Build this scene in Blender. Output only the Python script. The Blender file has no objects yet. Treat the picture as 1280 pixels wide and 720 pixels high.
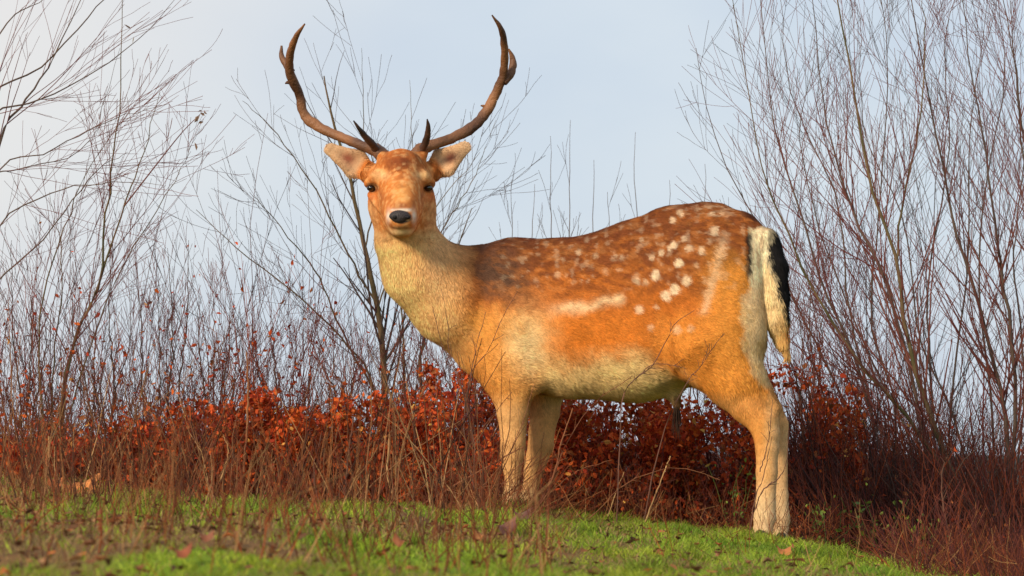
import bpy, math, random
import numpy as np
from mathutils import Vector

random.seed(7)
RNG = np.random.default_rng(7)
SC = bpy.context.scene
COL = SC.collection

# ------------------------------------------------------------------ camera, sky, sun
F = 4440.0                       # focal length in photo pixels (1280 wide)
EYE = 1.0
CAMY = -12.0
PITCH = math.atan(200 / F)
cam_d = bpy.data.cameras.new("camera")
cam = bpy.data.objects.new("camera", cam_d)
COL.objects.link(cam)
cam.location = (0, CAMY, EYE)
cam.rotation_euler = (math.pi / 2 + PITCH, 0, 0)
cam_d.sensor_width = 36
cam_d.lens = 36 * F / 1280
cam_d.clip_start = 0.1
cam_d.clip_end = 6000
cam_d.dof.use_dof = True
cam_d.dof.focus_distance = 11.95
cam_d.dof.aperture_fstop = 11
SC.camera = cam

SUN_EL, SUN_AZ = math.radians(26), math.radians(-42)     # azimuth from the view axis reversed: front left of the deer
sun_dir = Vector((math.sin(SUN_AZ) * math.cos(SUN_EL), -math.cos(SUN_AZ) * math.cos(SUN_EL), math.sin(SUN_EL)))
world = bpy.data.worlds.new("World")
SC.world = world
world.use_nodes = True
nt = world.node_tree
nt.nodes.clear()
N = nt.nodes.new
out = N("ShaderNodeOutputWorld")
sky = N("ShaderNodeTexSky")
sky.sky_type = 'NISHITA'
sky.sun_disc = False
sky.sun_elevation = SUN_EL
sky.sun_rotation = math.atan2(sun_dir.x, sun_dir.y)
bg1 = N("ShaderNodeBackground"); bg1.inputs[1].default_value = 0.09
nt.links.new(sky.outputs[0], bg1.inputs[0])
tc = N("ShaderNodeTexCoord")
mp = N("ShaderNodeMapping"); mp.inputs['Scale'].default_value = (1.0, 1.0, 2.2)
nt.links.new(tc.outputs['Generated'], mp.inputs[0])
nz = N("ShaderNodeTexNoise"); nz.inputs['Scale'].default_value = 4.5; nz.inputs['Detail'].default_value = 5
nt.links.new(mp.outputs[0], nz.inputs['Vector'])
cr = N("ShaderNodeValToRGB")
cr.color_ramp.elements[0].position = 0.30; cr.color_ramp.elements[0].color = (0.56, 0.665, 0.82, 1)
cr.color_ramp.elements[1].position = 0.66; cr.color_ramp.elements[1].color = (0.75, 0.82, 0.89, 1)
nt.links.new(nz.outputs[0], cr.inputs[0])
# warmer, brighter veil of cloud towards the sun side
dot = N("ShaderNodeVectorMath"); dot.operation = 'DOT_PRODUCT'
vdir = Vector((-0.30, 1.0, 0.22)).normalized()
dot.inputs[1].default_value = vdir
nt.links.new(tc.outputs['Generated'], dot.inputs[0])
mr = N("ShaderNodeMapRange"); mr.inputs['From Min'].default_value = 0.955; mr.inputs['From Max'].default_value = 1.0
mr.interpolation_type = 'SMOOTHSTEP'
nt.links.new(dot.outputs['Value'], mr.inputs[0])
mx = N("ShaderNodeMixRGB"); mx.inputs[2].default_value = (0.95, 0.89, 0.84, 1)
nt.links.new(mr.outputs[0], mx.inputs[0]); nt.links.new(cr.outputs[0], mx.inputs[1])
bg2 = N("ShaderNodeBackground"); bg2.inputs[1].default_value = 1.0
nt.links.new(mx.outputs[0], bg2.inputs[0])
mixs = N("ShaderNodeMixShader"); mixs.inputs[0].default_value = 0.86
nt.links.new(bg1.outputs[0], mixs.inputs[1]); nt.links.new(bg2.outputs[0], mixs.inputs[2])
nt.links.new(mixs.outputs[0], out.inputs[0])

sun_l = bpy.data.lights.new("sun", 'SUN')
sun_l.energy = 3.8
sun_l.angle = math.radians(12)
sun_l.color = (1.0, 0.86, 0.64)
sun = bpy.data.objects.new("sun", sun_l)
COL.objects.link(sun)
sun.rotation_euler = sun_dir.to_track_quat('Z', 'Y').to_euler()

SC.view_settings.view_transform = 'Standard'
SC.view_settings.look = 'None'
SC.view_settings.exposure = 0.0
SC.view_settings.gamma = 1.0
SC.render.engine = 'CYCLES'
SC.cycles.max_bounces = 5
SC.cycles.transparent_max_bounces = 4

# ------------------------------------------------------------------ helpers
ct, st = math.cos(PITCH), math.sin(PITCH)

def P(px, py, y=0.0):
    """the point at distance plane y that a photo position looks at (used to measure places)"""
    px = np.asarray(px, float); py = np.asarray(py, float); y = np.asarray(y, float)
    x = (px - 640) / F; u = (360 - py) / F
    fy = ct - u * st; fz = st + u * ct
    s = (y - CAMY) / fy
    return np.stack([x * s + 0 * y, y + 0 * x, EYE + fz * s], -1)

def proj(p):
    d = p - np.array([0, CAMY, EYE])
    fwd = d[:, 1] * ct + d[:, 2] * st
    up = -d[:, 1] * st + d[:, 2] * ct
    return 640 + F * d[:, 0] / fwd, 360 - F * up / fwd

def link(o, parent=None, **props):
    COL.objects.link(o)
    if parent is not None:
        o.parent = parent
        o.matrix_parent_inverse = parent.matrix_world.inverted() if False else o.matrix_parent_inverse
    for k, v in props.items():
        if v: o[k] = v
    return o

def empty(name, loc, label, cat, group=None):
    o = bpy.data.objects.new(name, None)
    o.location = loc
    o.empty_display_size = 0.1
    link(o, None, label=label, category=cat, group=group)
    return o

def mesh_obj(name, v, faces, mat, parent=None, smooth=True, col=None, **props):
    """faces: list of index arrays (n,3) and/or (n,4); vertices in world coordinates"""
    v = np.asarray(v, np.float32)
    if parent is not None:
        v = v - np.array(parent.location, np.float32)
    me = bpy.data.meshes.new(name)
    faces = [np.asarray(f, np.int32) for f in (faces if isinstance(faces, list) else [faces]) if len(f)]
    me.vertices.add(len(v)); me.vertices.foreach_set('co', v.ravel())
    nl = sum(f.size for f in faces); nf = sum(len(f) for f in faces)
    me.loops.add(nl); me.polygons.add(nf)
    me.loops.foreach_set('vertex_index', np.concatenate([f.ravel() for f in faces]))
    tot = np.concatenate([np.full(len(f), f.shape[1], np.int32) for f in faces])
    start = np.concatenate([[0], np.cumsum(tot)[:-1]]).astype(np.int32)
    me.polygons.foreach_set('loop_start', start)
    if col is not None:
        a = me.color_attributes.new('col', 'FLOAT_COLOR', 'POINT')
        c = np.ones((len(v), 4), np.float32); c[:, :3] = col
        a.data.foreach_set('color', c.ravel())
    me.update(calc_edges=True); me.validate()
    if smooth: me.polygons.foreach_set('use_smooth', np.ones(len(me.polygons), bool))
    me.materials.append(mat)
    o = bpy.data.objects.new(name, me)
    link(o, parent, **props)
    return o

def mat(name, color=(0.5, 0.5, 0.5), rough=0.8, attr=False, noise=None, c2=None, bump=0.0, bscale=60, spec=0.3, sheen=0.0, trans=0.0):
    m = bpy.data.materials.new(name); m.use_nodes = True
    t = m.node_tree; b = t.nodes['Principled BSDF']
    b.inputs['Roughness'].default_value = rough
    b.inputs['Specular IOR Level'].default_value = spec
    b.inputs['Base Color'].default_value = (*color, 1)
    if sheen: b.inputs['Sheen Weight'].default_value = sheen
    src = None
    if attr:
        a = t.nodes.new('ShaderNodeAttribute'); a.attribute_name = 'col'; src = a.outputs[0]
        t.links.new(src, b.inputs['Base Color'])
    if noise:
        tcn = t.nodes.new('ShaderNodeTexCoord')
        n = t.nodes.new('ShaderNodeTexNoise'); n.inputs['Scale'].default_value = noise; n.inputs['Detail'].default_value = 6
        t.links.new(tcn.outputs['Object'], n.inputs['Vector'])
        r = t.nodes.new('ShaderNodeValToRGB')
        r.color_ramp.elements[0].position = 0.35; r.color_ramp.elements[0].color = (*color, 1)
        r.color_ramp.elements[1].position = 0.65; r.color_ramp.elements[1].color = (*(c2 or color), 1)
        t.links.new(n.outputs[0], r.inputs[0])
        t.links.new(r.outputs[0], b.inputs['Base Color'])
        src = r.outputs[0]
    if bump:
        tcn = t.nodes.new('ShaderNodeTexCoord')
        n = t.nodes.new('ShaderNodeTexNoise'); n.inputs['Scale'].default_value = bscale; n.inputs['Detail'].default_value = 5
        t.links.new(tcn.outputs['Object'], n.inputs['Vector'])
        bp = t.nodes.new('ShaderNodeBump'); bp.inputs['Strength'].default_value = bump; bp.inputs['Distance'].default_value = 0.004
        t.links.new(n.outputs[0], bp.inputs['Height']); t.links.new(bp.outputs[0], b.inputs['Normal'])
    if trans:
        tr = t.nodes.new('ShaderNodeBsdfTranslucent')
        if src is not None: t.links.new(src, tr.inputs[0])
        else: tr.inputs[0].default_value = (*color, 1)
        ms = t.nodes.new('ShaderNodeMixShader'); ms.inputs[0].default_value = trans
        o = t.nodes['Material Output']
        t.links.new(b.outputs[0], ms.inputs[1]); t.links.new(tr.outputs[0], ms.inputs[2]); t.links.new(ms.outputs[0], o.inputs[0])
    return m

def vnoise(p, scale, seed=0):
    """smooth value noise in [0,1] on (n,2|3) points"""
    p = np.asarray(p, np.float64) * scale + seed * 17.31
    if p.shape[1] == 2: p = np.concatenate([p, np.zeros((len(p), 1))], 1)
    i = np.floor(p).astype(np.int64); f = p - i; f = f * f * (3 - 2 * f)
    def h(a):
        n = (a[:, 0] * 374761393 + a[:, 1] * 668265263 + a[:, 2] * 2147483647 + seed * 1274126177) & 0xffffffff
        n = ((n ^ (n >> 13)) * 1274126177) & 0xffffffff
        return ((n ^ (n >> 16)) & 0xffff) / 65535.0
    r = 0
    for dx in (0, 1):
        for dy in (0, 1):
            for dz in (0, 1):
                w = (f[:, 0] if dx else 1 - f[:, 0]) * (f[:, 1] if dy else 1 - f[:, 1]) * (f[:, 2] if dz else 1 - f[:, 2])
                r = r + w * h(i + np.array([dx, dy, dz]))
    return r

def fbm(p, scale, seed=0, octv=4):
    r = 0; a = 1; s = 0
    for o in range(octv):
        r = r + a * vnoise(p, scale * 2 ** o, seed + o); s += a; a *= 0.55
    return r / s

def unit(v):
    return v / np.maximum(np.linalg.norm(v, axis=-1, keepdims=True), 1e-9)

def tubes(pts, rad, sides=3, refv=None):
    """pts (n,k,3), rad (n,k) -> verts, quads, all tubes in one array; tips pinch to a point"""
    n, k, _ = pts.shape
    tan = np.gradient(pts, axis=1); tan = unit(tan)
    ref = np.where(np.abs(tan[..., 2:3]) > 0.9, np.array([1., 0, 0]), np.array([0, 0, 1.]))
    if refv is not None: ref = np.array(refv, float) * np.ones_like(tan)
    a = unit(np.cross(tan, ref)); b = np.cross(tan, a)
    ang = np.arange(sides) * 2 * np.pi / sides
    v = pts[:, :, None, :] + rad[:, :, None, None] * (a[:, :, None, :] * np.cos(ang)[None, None, :, None] + b[:, :, None, :] * np.sin(ang)[None, None, :, None])
    idx = np.arange(n * k * sides).reshape(n, k, sides)
    nx = np.roll(idx, -1, axis=2)
    q = np.stack([idx[:, :-1], nx[:, :-1], nx[:, 1:], idx[:, 1:]], -1).reshape(-1, 4)
    return v.reshape(-1, 3), q

def join(parts):
    vs, qs, off = [], [], 0
    for v, q in parts:
        vs.append(v); qs.append(q + off); off += len(v)
    return np.concatenate(vs), np.concatenate(qs)

def resample(pts, k, wob=0.0, rng=RNG):
    pts = np.asarray(pts, float)
    # Catmull-Rom through the given points
    e = np.vstack([2 * pts[0] - pts[1], pts, 2 * pts[-1] - pts[-2]])
    t = np.linspace(0, len(pts) - 1 - 1e-6, k); i = t.astype(int); f = (t - i)[:, None]
    p0, p1, p2, p3 = e[i], e[i + 1], e[i + 2], e[i + 3]
    r = 0.5 * ((2 * p1) + (-p0 + p2) * f + (2 * p0 - 5 * p1 + 4 * p2 - p3) * f ** 2 + (-p0 + 3 * p1 - 3 * p2 + p3) * f ** 3)
    if wob: r[1:-1] += rng.normal(0, wob, (k - 2, 3))
    return r

def children(pts, rad, n, t0, t1, ang, length, k=6, up=0.2, wob=0.12, rr=0.6, rng=RNG, lenvar=0.5, shrink=0.6):
    """n side branches in all, sprouting from random places of the parent polylines"""
    N_, K, _ = pts.shape
    plen = np.linalg.norm(np.diff(pts, axis=1), axis=2).sum(1)
    pi = rng.choice(N_, n, p=plen / plen.sum())
    t = rng.uniform(t0, t1, n)
    x = t * (K - 1); i = np.minimum(x.astype(int), K - 2); f = (x - i)[:, None]
    p = pts[pi, i] * (1 - f) + pts[pi, i + 1] * f
    r0 = rad[pi, i] * (1 - f[:, 0]) + rad[pi, i + 1] * f[:, 0]
    tan = unit(pts[pi, i + 1] - pts[pi, i])
    rnd = rng.normal(size=(n, 3)); rnd -= (rnd * tan).sum(1, keepdims=True) * tan; rnd = unit(rnd)
    a = np.radians(rng.normal(ang, ang * 0.25, n))[:, None]
    d = tan * np.cos(a) + rnd * np.sin(a)
    L = length * (1 - shrink * t) * rng.uniform(1 - lenvar, 1 + lenvar, n)
    out_ = [p]
    for s in range(k - 1):
        d = unit(d + rng.normal(0, wob, (n, 3)) + np.array([0, 0, up / k]))
        p = p + d * (L / (k - 1))[:, None]
        out_.append(p)
    q = np.stack(out_, 1)
    rad_ = (np.minimum(r0 * rr, 0.02))[:, None] * np.linspace(1, 0.35, k)[None]
    return q, np.maximum(rad_, 0.00075)

# ------------------------------------------------------------------ terrain
gx = np.array([-400, -30, -6, -1.95, -0.65, 0, 0.87, 1.25, 1.73, 3, 8, 40, 400.])
gz = np.array([0.3, 0.3, -0.0, -0.115, -0.185, -0.216, -0.31, -0.385, -0.48, -0.72, -1.5, -4, -6])
def ground_z(x, y):
    x = np.asarray(x, float); y = np.asarray(y, float)
    z = EYE + np.interp(x, gx, gz)
    near = np.maximum(-8.0 - y, 0); z = z - 0.11 * near ** 1.6 * (near < 40) - (near >= 40) * 40
    far = np.maximum(y - 1.1, 0)
    z = z - 0.10 * far ** 1.15 * (far < 60) - (far >= 60) * (0.10 * 60 ** 1.15)
    p2 = np.stack([x.ravel(), y.ravel()], 1)
    m = np.exp(-((x) ** 2 + (y + 2) ** 2) / 400).ravel()
    z = z + ((fbm(p2, 1.3, 3) - 0.5) * 0.09 * m + (vnoise(p2, 6, 9) - 0.5) * 0.034 * m + np.abs(vnoise(p2, 3.2, 19) - 0.5) * -0.05 * m).reshape(z.shape)
    hill = np.clip((y - 140) / 330, 0, 1); hill = hill * hill * (3 - 2 * hill)
    z = z + (hill.ravel() * (11.2 + 5 * (fbm(p2, 0.012, 5) - 0.5) + 1.6 * (vnoise(p2, 0.09, 6) - 0.5))).reshape(z.shape)
    return z

def ground_hit(px, py):
    """the point of the bank seen at a photo position"""
    ys = np.linspace(-9, 1.4, 500)
    w = P(np.full(500, px), np.full(500, py), ys)
    d = w[:, 2] - ground_z(w[:, 0], w[:, 1])
    i = int(np.argmax(d < 0)) if (d < 0).any() else int(np.argmin(d))
    b = w[i]; b[2] = ground_z(b[0], b[1])
    return b

def terrain_sheet():
    xs = np.concatenate([[-3000, -900, -300, -200, -150, -120, -100, -85, -70, -55, -42, -30, -20, -12, -7], np.arange(-4.5, 4.5, 0.05), [5, 7, 12, 20, 30, 42, 55, 70, 85, 100, 120, 150, 200, 300, 900, 3000]])
    ys = np.concatenate([[-600, -200, -80, -40, -25, -18, -14], np.arange(-12, 3, 0.05), np.arange(3, 20, 0.7), np.arange(20, 100, 8), np.arange(100, 520, 20), [600, 1000, 2500]])
    X, Y = np.meshgrid(xs, ys, indexing='ij')
    Z = ground_z(X, Y)
    v = np.stack([X, Y, Z], -1).reshape(-1, 3)
    i = np.arange(len(xs) * len(ys)).reshape(len(xs), len(ys))
    q = np.stack([i[:-1, :-1], i[1:, :-1], i[1:, 1:], i[:-1, 1:]], -1).reshape(-1, 4)
    return v, q

def greenness(x, y):
    """1 where moss and grass grow, 0 on brown litter"""
    p = np.stack([x, y * 0.6], 1)
    n = fbm(p, 1.9, 21, 4) * 0.75 + vnoise(p, 9, 4) * 0.25
    side = np.clip((x + 0.25) / 0.7, -0.45, 1) * 0.13 - 0.05 * vnoise(p, 4, 8) + .02
    g = np.clip((n + side - 0.43) / 0.10, 0, 1)
    back = np.clip((1.0 - y - 0.35 * np.clip(-x, 0, 2)) / 0.8, 0, 1)
    return g * back

mg = bpy.data.materials.new("earth_and_moss"); mg.use_nodes = True
tv, tq = terrain_sheet()
g = greenness(tv[:, 0], tv[:, 1])[:, None]
nn = fbm(tv[:, :2], 7, 31)[:, None]
brown = np.array([0.17, 0.09, 0.036]) * (0.6 + 0.9 * nn); green = np.array([0.14, 0.21, 0.015]) * (0.6 + 0.8 * nn)
far = np.clip((tv[:, 1:2] - 60) / 60, 0, 1)
gc = (brown * (1 - g) + green * g) * (1 - far) + (np.array([0.045, 0.055, 0.05]) + np.array([0.06, 0.055, 0.04]) * fbm(tv[:, :2], 0.03, 33)[:, None] ** 2) * far
ground = mesh_obj("ground", tv, [tq], mat("earth_and_moss", rough=0.95, attr=True, bump=0.5, bscale=120, spec=0.1), col=gc, kind="structure")

# ------------------------------------------------------------------ the deer: one implicit surface
def ymid(px): return (800 - np.asarray(px, float)) * 0.00098 * np.clip((np.asarray(px, float) - 380) / 220, 0.35, 1)
S = 1 / 370.0
VOX = 0.0052
lo = np.array([-0.66, -0.42, 0.64]); hi = np.array([0.98, 0.48, 2.05])
dims = np.ceil((hi - lo) / VOX).astype(int)
FIELD = np.full(dims, 0.25, np.float32)
AX = [(lo[i] + np.arange(dims[i]) * VOX).astype(np.float32) for i in range(3)]
LAT = np.array([0.30, 0.954, 0.0])        # the body's own sideways axis

def smin(a, b, k):
    h = np.clip(0.5 + 0.5 * (b - a) / k, 0, 1)
    return b + (a - b) * h - k * h * (1 - h)

def region(c0, c1, m):
    i0 = np.maximum(np.floor((np.minimum(c0, c1) - m - lo) / VOX).astype(int), 0)
    i1 = np.minimum(np.ceil((np.maximum(c0, c1) + m - lo) / VOX).astype(int) + 1, dims)
    sl = tuple(slice(i0[i], i1[i]) for i in range(3))
    X = AX[0][sl[0]][:, None, None]; Y = AX[1][sl[1]][None, :, None]; Z = AX[2][sl[2]][None, None, :]
    return sl, X, Y, Z

def cone(a, b, ra, rb, k=0.03, squash=1.0, axis=LAT, sub=False):
    """round cone between a and b; squash < 1 makes it thinner along axis"""
    a = np.asarray(a, float); b = np.asarray(b, float)
    sl, X, Y, Z = region(a, b, max(ra, rb) + k + 0.02)
    f = 1 / squash - 1
    def st_(x, y, z, c):
        dx, dy, dz = x - c[0], y - c[1], z - c[2]
        if squash != 1:
            d = dx * axis[0] + dy * axis[1] + dz * axis[2]
            dx = dx + f * d * axis[0]; dy = dy + f * d * axis[1]; dz = dz + f * d * axis[2]
        return dx, dy, dz
    px_, py_, pz_ = st_(X, Y, Z, a)
    bx, by, bz = st_(b[0], b[1], b[2], a)
    l2 = bx * bx + by * by + bz * bz + 1e-9
    h = np.clip((px_ * bx + py_ * by + pz_ * bz) / l2, 0, 1)
    d = np.sqrt((px_ - h * bx) ** 2 + (py_ - h * by) ** 2 + (pz_ - h * bz) ** 2) - (ra + (rb - ra) * h)
    d = (d * (squash if squash < 1 else 1)).astype(np.float32) if False else d.astype(np.float32)
    if sub: FIELD[sl] = -smin(-FIELD[sl], d, k)
    else: FIELD[sl] = smin(FIELD[sl], d, k)

def ellip(c, axes, radii, k=0.02, sub=False):
    c = np.asarray(c, float); R = max(radii)
    sl, X, Y, Z = region(c, c, R + k + 0.02)
    q = 0
    for ax_, r in zip(axes, radii):
        q = q + (((X - c[0]) * ax_[0] + (Y - c[1]) * ax_[1] + (Z - c[2]) * ax_[2]) / r) ** 2
    d = ((np.sqrt(q) - 1) * min(radii) * 1.2).astype(np.float32)
    if sub: FIELD[sl] = -smin(-FIELD[sl], d, k)
    else: FIELD[sl] = smin(FIELD[sl], d, k)

def chain(pts, k=0.03, squash=1.0, axis=LAT, v=None):
    """pts: (px, py, radius in px, sideways offset in m)"""
    w = [P(p[0], p[1], ymid(p[0]) + p[3]) for p in pts]
    for i in range(len(pts) - 1):
        cone(w[i], w[i + 1], pts[i][2] * S, pts[i + 1][2] * S, k, squash, axis)

# torso
chain([(604, 370, 62, 0), (650, 394, 92, 0), (720, 398, 97, 0), (790, 392, 107, 0), (852, 372, 102, 0), (884, 338, 76, 0)], 0.05, 0.60)
chain([(640, 330, 28, 0), (720, 337, 32, 0), (800, 319, 38, 0), (840, 303, 38, 0), (882, 293, 36, 0), (922, 300, 35, 0)], 0.05, 0.8)   # spine
# shoulder, ribcage and haunch masses on both sides
for s in (-1, 1):
    cone(P(632, 365, ymid(632) + s * 0.075), P(640, 452, ymid(640) + s * 0.10), 58 * S, 50 * S, 0.05, 0.55)
    cone(P(875, 350, ymid(875) + s * 0.085), P(893, 425, ymid(893) + s * 0.10), 66 * S, 62 * S, 0.05, 0.55)
    cone(P(740, 420, ymid(740) + s * 0.07), P(800, 425, ymid(800) + s * 0.07), 62 * S, 60 * S, 0.06, 0.7)
# neck: swings round towards the camera
nk = [(506, 262, 38, 0.03), (508, 300, 37, 0.055), (525, 336, 47, 0.09), (566, 374, 55, 0.13), (612, 400, 62, 0.19), (650, 405, 80, 0.15)]
for a, b in zip(nk[:-1], nk[1:]):
    cone(P(a[0], a[1], a[3]), P(b[0], b[1], b[3]), a[2] * S, b[2] * S, 0.04, 0.88)
cone(P(538, 322, 0.11), P(602, 346, 0.18), 20 * S, 36 * S, 0.03)
cone(P(594, 446, 0.17), P(626, 466, 0.15), 18 * S, 24 * S, 0.04)       # brisket
# legs: near fore, far fore, near hind, far hind
chain([(640, 452, 40, -0.09), (639, 495, 24, -0.09)], 0.03, 0.85)
chain([(641, 495, 25, -0.09), (641, 515, 20.5, -0.088), (641, 538, 16.5, -0.085), (641, 556, 15.8, -0.087), (640, 568, 15, -0.088), (640, 584, 11.5, -0.085), (640, 606, 9.0, -0.08), (638, 622, 10.8, -0.085), (636, 633, 8.8, -0.095), (632, 645, 9.5, -0.112)], 0.006, 0.9)
chain([(668, 452, 40, 0.10), (683, 492, 22, 0.11)], 0.03, 0.85)
chain([(682, 495, 21, 0.11), (681, 515, 19, 0.11), (677, 540, 16.5, 0.11), (676, 556, 16.5, 0.11), (672, 570, 14.5, 0.11), (667, 588, 12.5, 0.11), (663, 608, 10.5, 0.11), (660, 624, 11.5, 0.108), (659, 635, 9.5, 0.10), (655, 646, 10, 0.085)], 0.006, 0.9)
cone(P(646, 545, ymid(641) - 0.087), P(646, 560, ymid(641) - 0.087), 10 * S, 9 * S, 0.01)
chain([(893, 430, 60, -0.10), (918, 472, 38, -0.10), (938, 505, 26, -0.10)], 0.025, 0.8)
chain([(938, 505, 26, -0.10), (953, 525, 20, -0.10), (958, 542, 16.5, -0.10), (959, 560, 14.2, -0.10), (958.5, 590, 13.0, -0.10), (957, 630, 12.2, -0.10), (956, 648, 13.6, -0.10), (954, 660, 11.5, -0.11), (951, 673, 12, -0.13)], 0.010, 0.85)
cone(P(952, 484, ymid(958) - 0.10), P(968, 511, ymid(965) - 0.10), 5.5 * S, 7.5 * S, 0.015)     # tendon and point of the hock
chain([(890, 420, 52, 0.08), (925, 468, 30, 0.09), (962, 512, 15, 0.10)], 0.02, 0.8)
chain([(962, 512, 15, 0.10), (973, 531, 12.5, 0.10), (975, 560, 9.6, 0.10), (976, 620, 9.2, 0.10), (976.5, 650, 11.0, 0.10), (976, 662, 9.2, 0.09), (974, 675, 10.2, 0.075)], 0.008, 0.8)
# buttock fill beneath the tail
cone(P(930, 330, ymid(935) - 0.03), P(934, 430, ymid(940) - 0.03), 25 * S, 20 * S, 0.05)
# tail
tl = [(934, 288, 15, -0.0), (955, 303, 17, -0.03), (966, 335, 17, -0.05), (968, 372, 15, -0.055), (970, 400, 13, -0.055), (977, 425, 7.5, -0.05), (984, 442, 3.5, -0.045)]
for a, b in zip(tl[:-1], tl[1:]):
    cone(P(a[0], a[1], ymid(940) + a[3]), P(b[0], b[1], ymid(940) + b[3]), a[2] * S, b[2] * S, 0.012, 0.75)
# sheath
cone(P(838, 482, ymid(845)), P(846, 506, ymid(845)), 13 * S, 5 * S, 0.03)
# head, turned to the camera, muzzle towards it and a little down
HY = 0.04
X1, Y1, Z1 = (1, 0, 0), (0, 1, 0), (0, 0, 1)
ellip(P(501, 222, HY), (X1, Y1, Z1), (36 * S, 0.115, 33 * S), 0.02)
ellip(P(502, 256, HY + 0.01), (X1, Y1, Z1), (42 * S, 0.10, 38 * S), 0.03)       # cheeks
cone(P(501, 214, HY - 0.05), P(502, 258, HY - 0.20), 27 * S, 20 * S, 0.03)     # bridge
cone(P(502, 238, HY - 0.02), P(502, 272, HY - 0.205), 37 * S, 20 * S, 0.03)
cone(P(502, 268, HY - 0.02), P(502, 283, HY - 0.18), 30 * S, 14 * S, 0.025)    # lower jaw
ellip(P(502, 274, HY - 0.235), (X1, Y1, Z1), (16.5 * S, 0.035, 12.5 * S), 0.012)
ellip(P(502, 290, HY - 0.205), (X1, Y1, Z1), (13 * S, 0.03, 6.5 * S), 0.008)   # chin
for s, ex in ((-1, 463.5), (1, 536)):
    cone(P(ex - s * 8, 222, HY - 0.085), P(ex + s * 1, 229, HY - 0.055), 9.5 * S, 7.5 * S, 0.012)  # brow
    cone(P(ex - s * 1, 244, HY - 0.055), P(ex - s * 13, 262, HY - 0.11), 6 * S, 5 * S, 0.012)  # cheekbone
    ellip(P(ex, 236, HY - 0.088), (X1, Y1, Z1), (9 * S, 0.02, 5.5 * S), 0.008, sub=True)
    cone(P(502 + s * 23, 197, HY - 0.01), P(502 + s * 28, 190, HY), 8 * S, 6 * S, 0.02)       # pedicle
# ears
EARS = []
for s, base, tip in ((-1, (456, 212), (414, 187)), (1, (545, 210), (580, 185))):
    b = P(*base, HY + 0.05); t = P(*tip, HY + 0.04)
    L = unit(t - b); T = unit(np.array([s * -0.15, -1.0, 0.12])); T = unit(T - L * (T @ L)); W = np.cross(L, T)
    c = b * 0.48 + t * 0.52; hl = np.linalg.norm(t - b) / 2
    cone(P(base[0] - s * 8, base[1] + 6, HY + 0.03), b, 14 * S, 12 * S, 0.015)
    e0 = b + L * hl * 0.62; e1 = b + L * hl * 1.95
    cone(e0, e1, 18.5 * S, 9 * S, 0.012, 0.42, T)
    cone(b, e0, 10 * S, 15 * S, 0.015, 0.6, T)
    cone(e0 + T * 0.024, e1 + T * 0.020 - L * 0.012, 14.5 * S, 6.5 * S, 0.008, 0.5, T, sub=True)
    EARS.append((c, L, W, T, hl))

def surface_nets():
    f = FIELD; neg = f < 0
    nx, ny, nz_ = f.shape
    c = np.zeros((nx - 1, ny - 1, nz_ - 1), np.uint8)
    for dx in (0, 1):
        for dy in (0, 1):
            for dz in (0, 1):
                c += neg[dx:nx - 1 + dx, dy:ny - 1 + dy, dz:nz_ - 1 + dz]
    act = np.argwhere((c > 0) & (c < 8))
    idm = np.full(c.shape, -1, np.int32)
    idm[act[:, 0], act[:, 1], act[:, 2]] = np.arange(len(act))
    cv = {}
    for dx in (0, 1):
        for dy in (0, 1):
            for dz in (0, 1):
                cv[dx, dy, dz] = f[act[:, 0] + dx, act[:, 1] + dy, act[:, 2] + dz].astype(float)
    s = np.zeros((len(act), 3)); n = np.zeros(len(act))
    for ax_ in range(3):
        for u in (0, 1):
            for w in (0, 1):
                o0 = [0, 0, 0]; o1 = [0, 0, 0]
                oth = [i for i in range(3) if i != ax_]
                o0[oth[0]] = o1[oth[0]] = u; o0[oth[1]] = o1[oth[1]] = w; o1[ax_] = 1
                a = cv[tuple(o0)]; b = cv[tuple(o1)]
                m = (a < 0) != (b < 0)
                t = np.where(m, a / np.where(m, a - b, 1), 0)
                pt = np.tile(np.array(o0, float), (len(act), 1)); pt[:, ax_] = t
                s += pt * m[:, None]; n += m
    v = lo + (act + s / n[:, None]) * VOX
    quads = []
    for ax_ in range(3):
        sl0 = [slice(None)] * 3; sl1 = [slice(None)] * 3
        sl0[ax_] = slice(0, -1); sl1[ax_] = slice(1, None)
        a = neg[tuple(sl0)]; b = neg[tuple(sl1)]
        e = np.argwhere(a != b)
        o = [i for i in range(3) if i != ax_]
        e = e[(e[:, o[0]] > 0) & (e[:, o[1]] > 0)]
        e = e[(e[:, o[0]] < f.shape[o[0]] - 1) & (e[:, o[1]] < f.shape[o[1]] - 1)]
        flip = a[e[:, 0], e[:, 1], e[:, 2]]
        if ax_ == 1: flip = ~flip
        def cell(du, dw):
            q = e.copy(); q[:, o[0]] -= du; q[:, o[1]] -= dw
            return idm[q[:, 0], q[:, 1], q[:, 2]]
        q = np.stack([cell(1, 1), cell(0, 1), cell(0, 0), cell(1, 0)], 1)
        q[~flip] = q[~flip][:, ::-1]
        quads.append(q)
    return v, np.concatenate(quads)

bv, bq = surface_nets()
def vert_normals(v, q):
    fn = np.cross(v[q[:, 2]] - v[q[:, 0]], v[q[:, 3]] - v[q[:, 1]])
    n = np.zeros_like(v)
    for i in range(4): np.add.at(n, q[:, i], fn)
    return unit(n)
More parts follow.
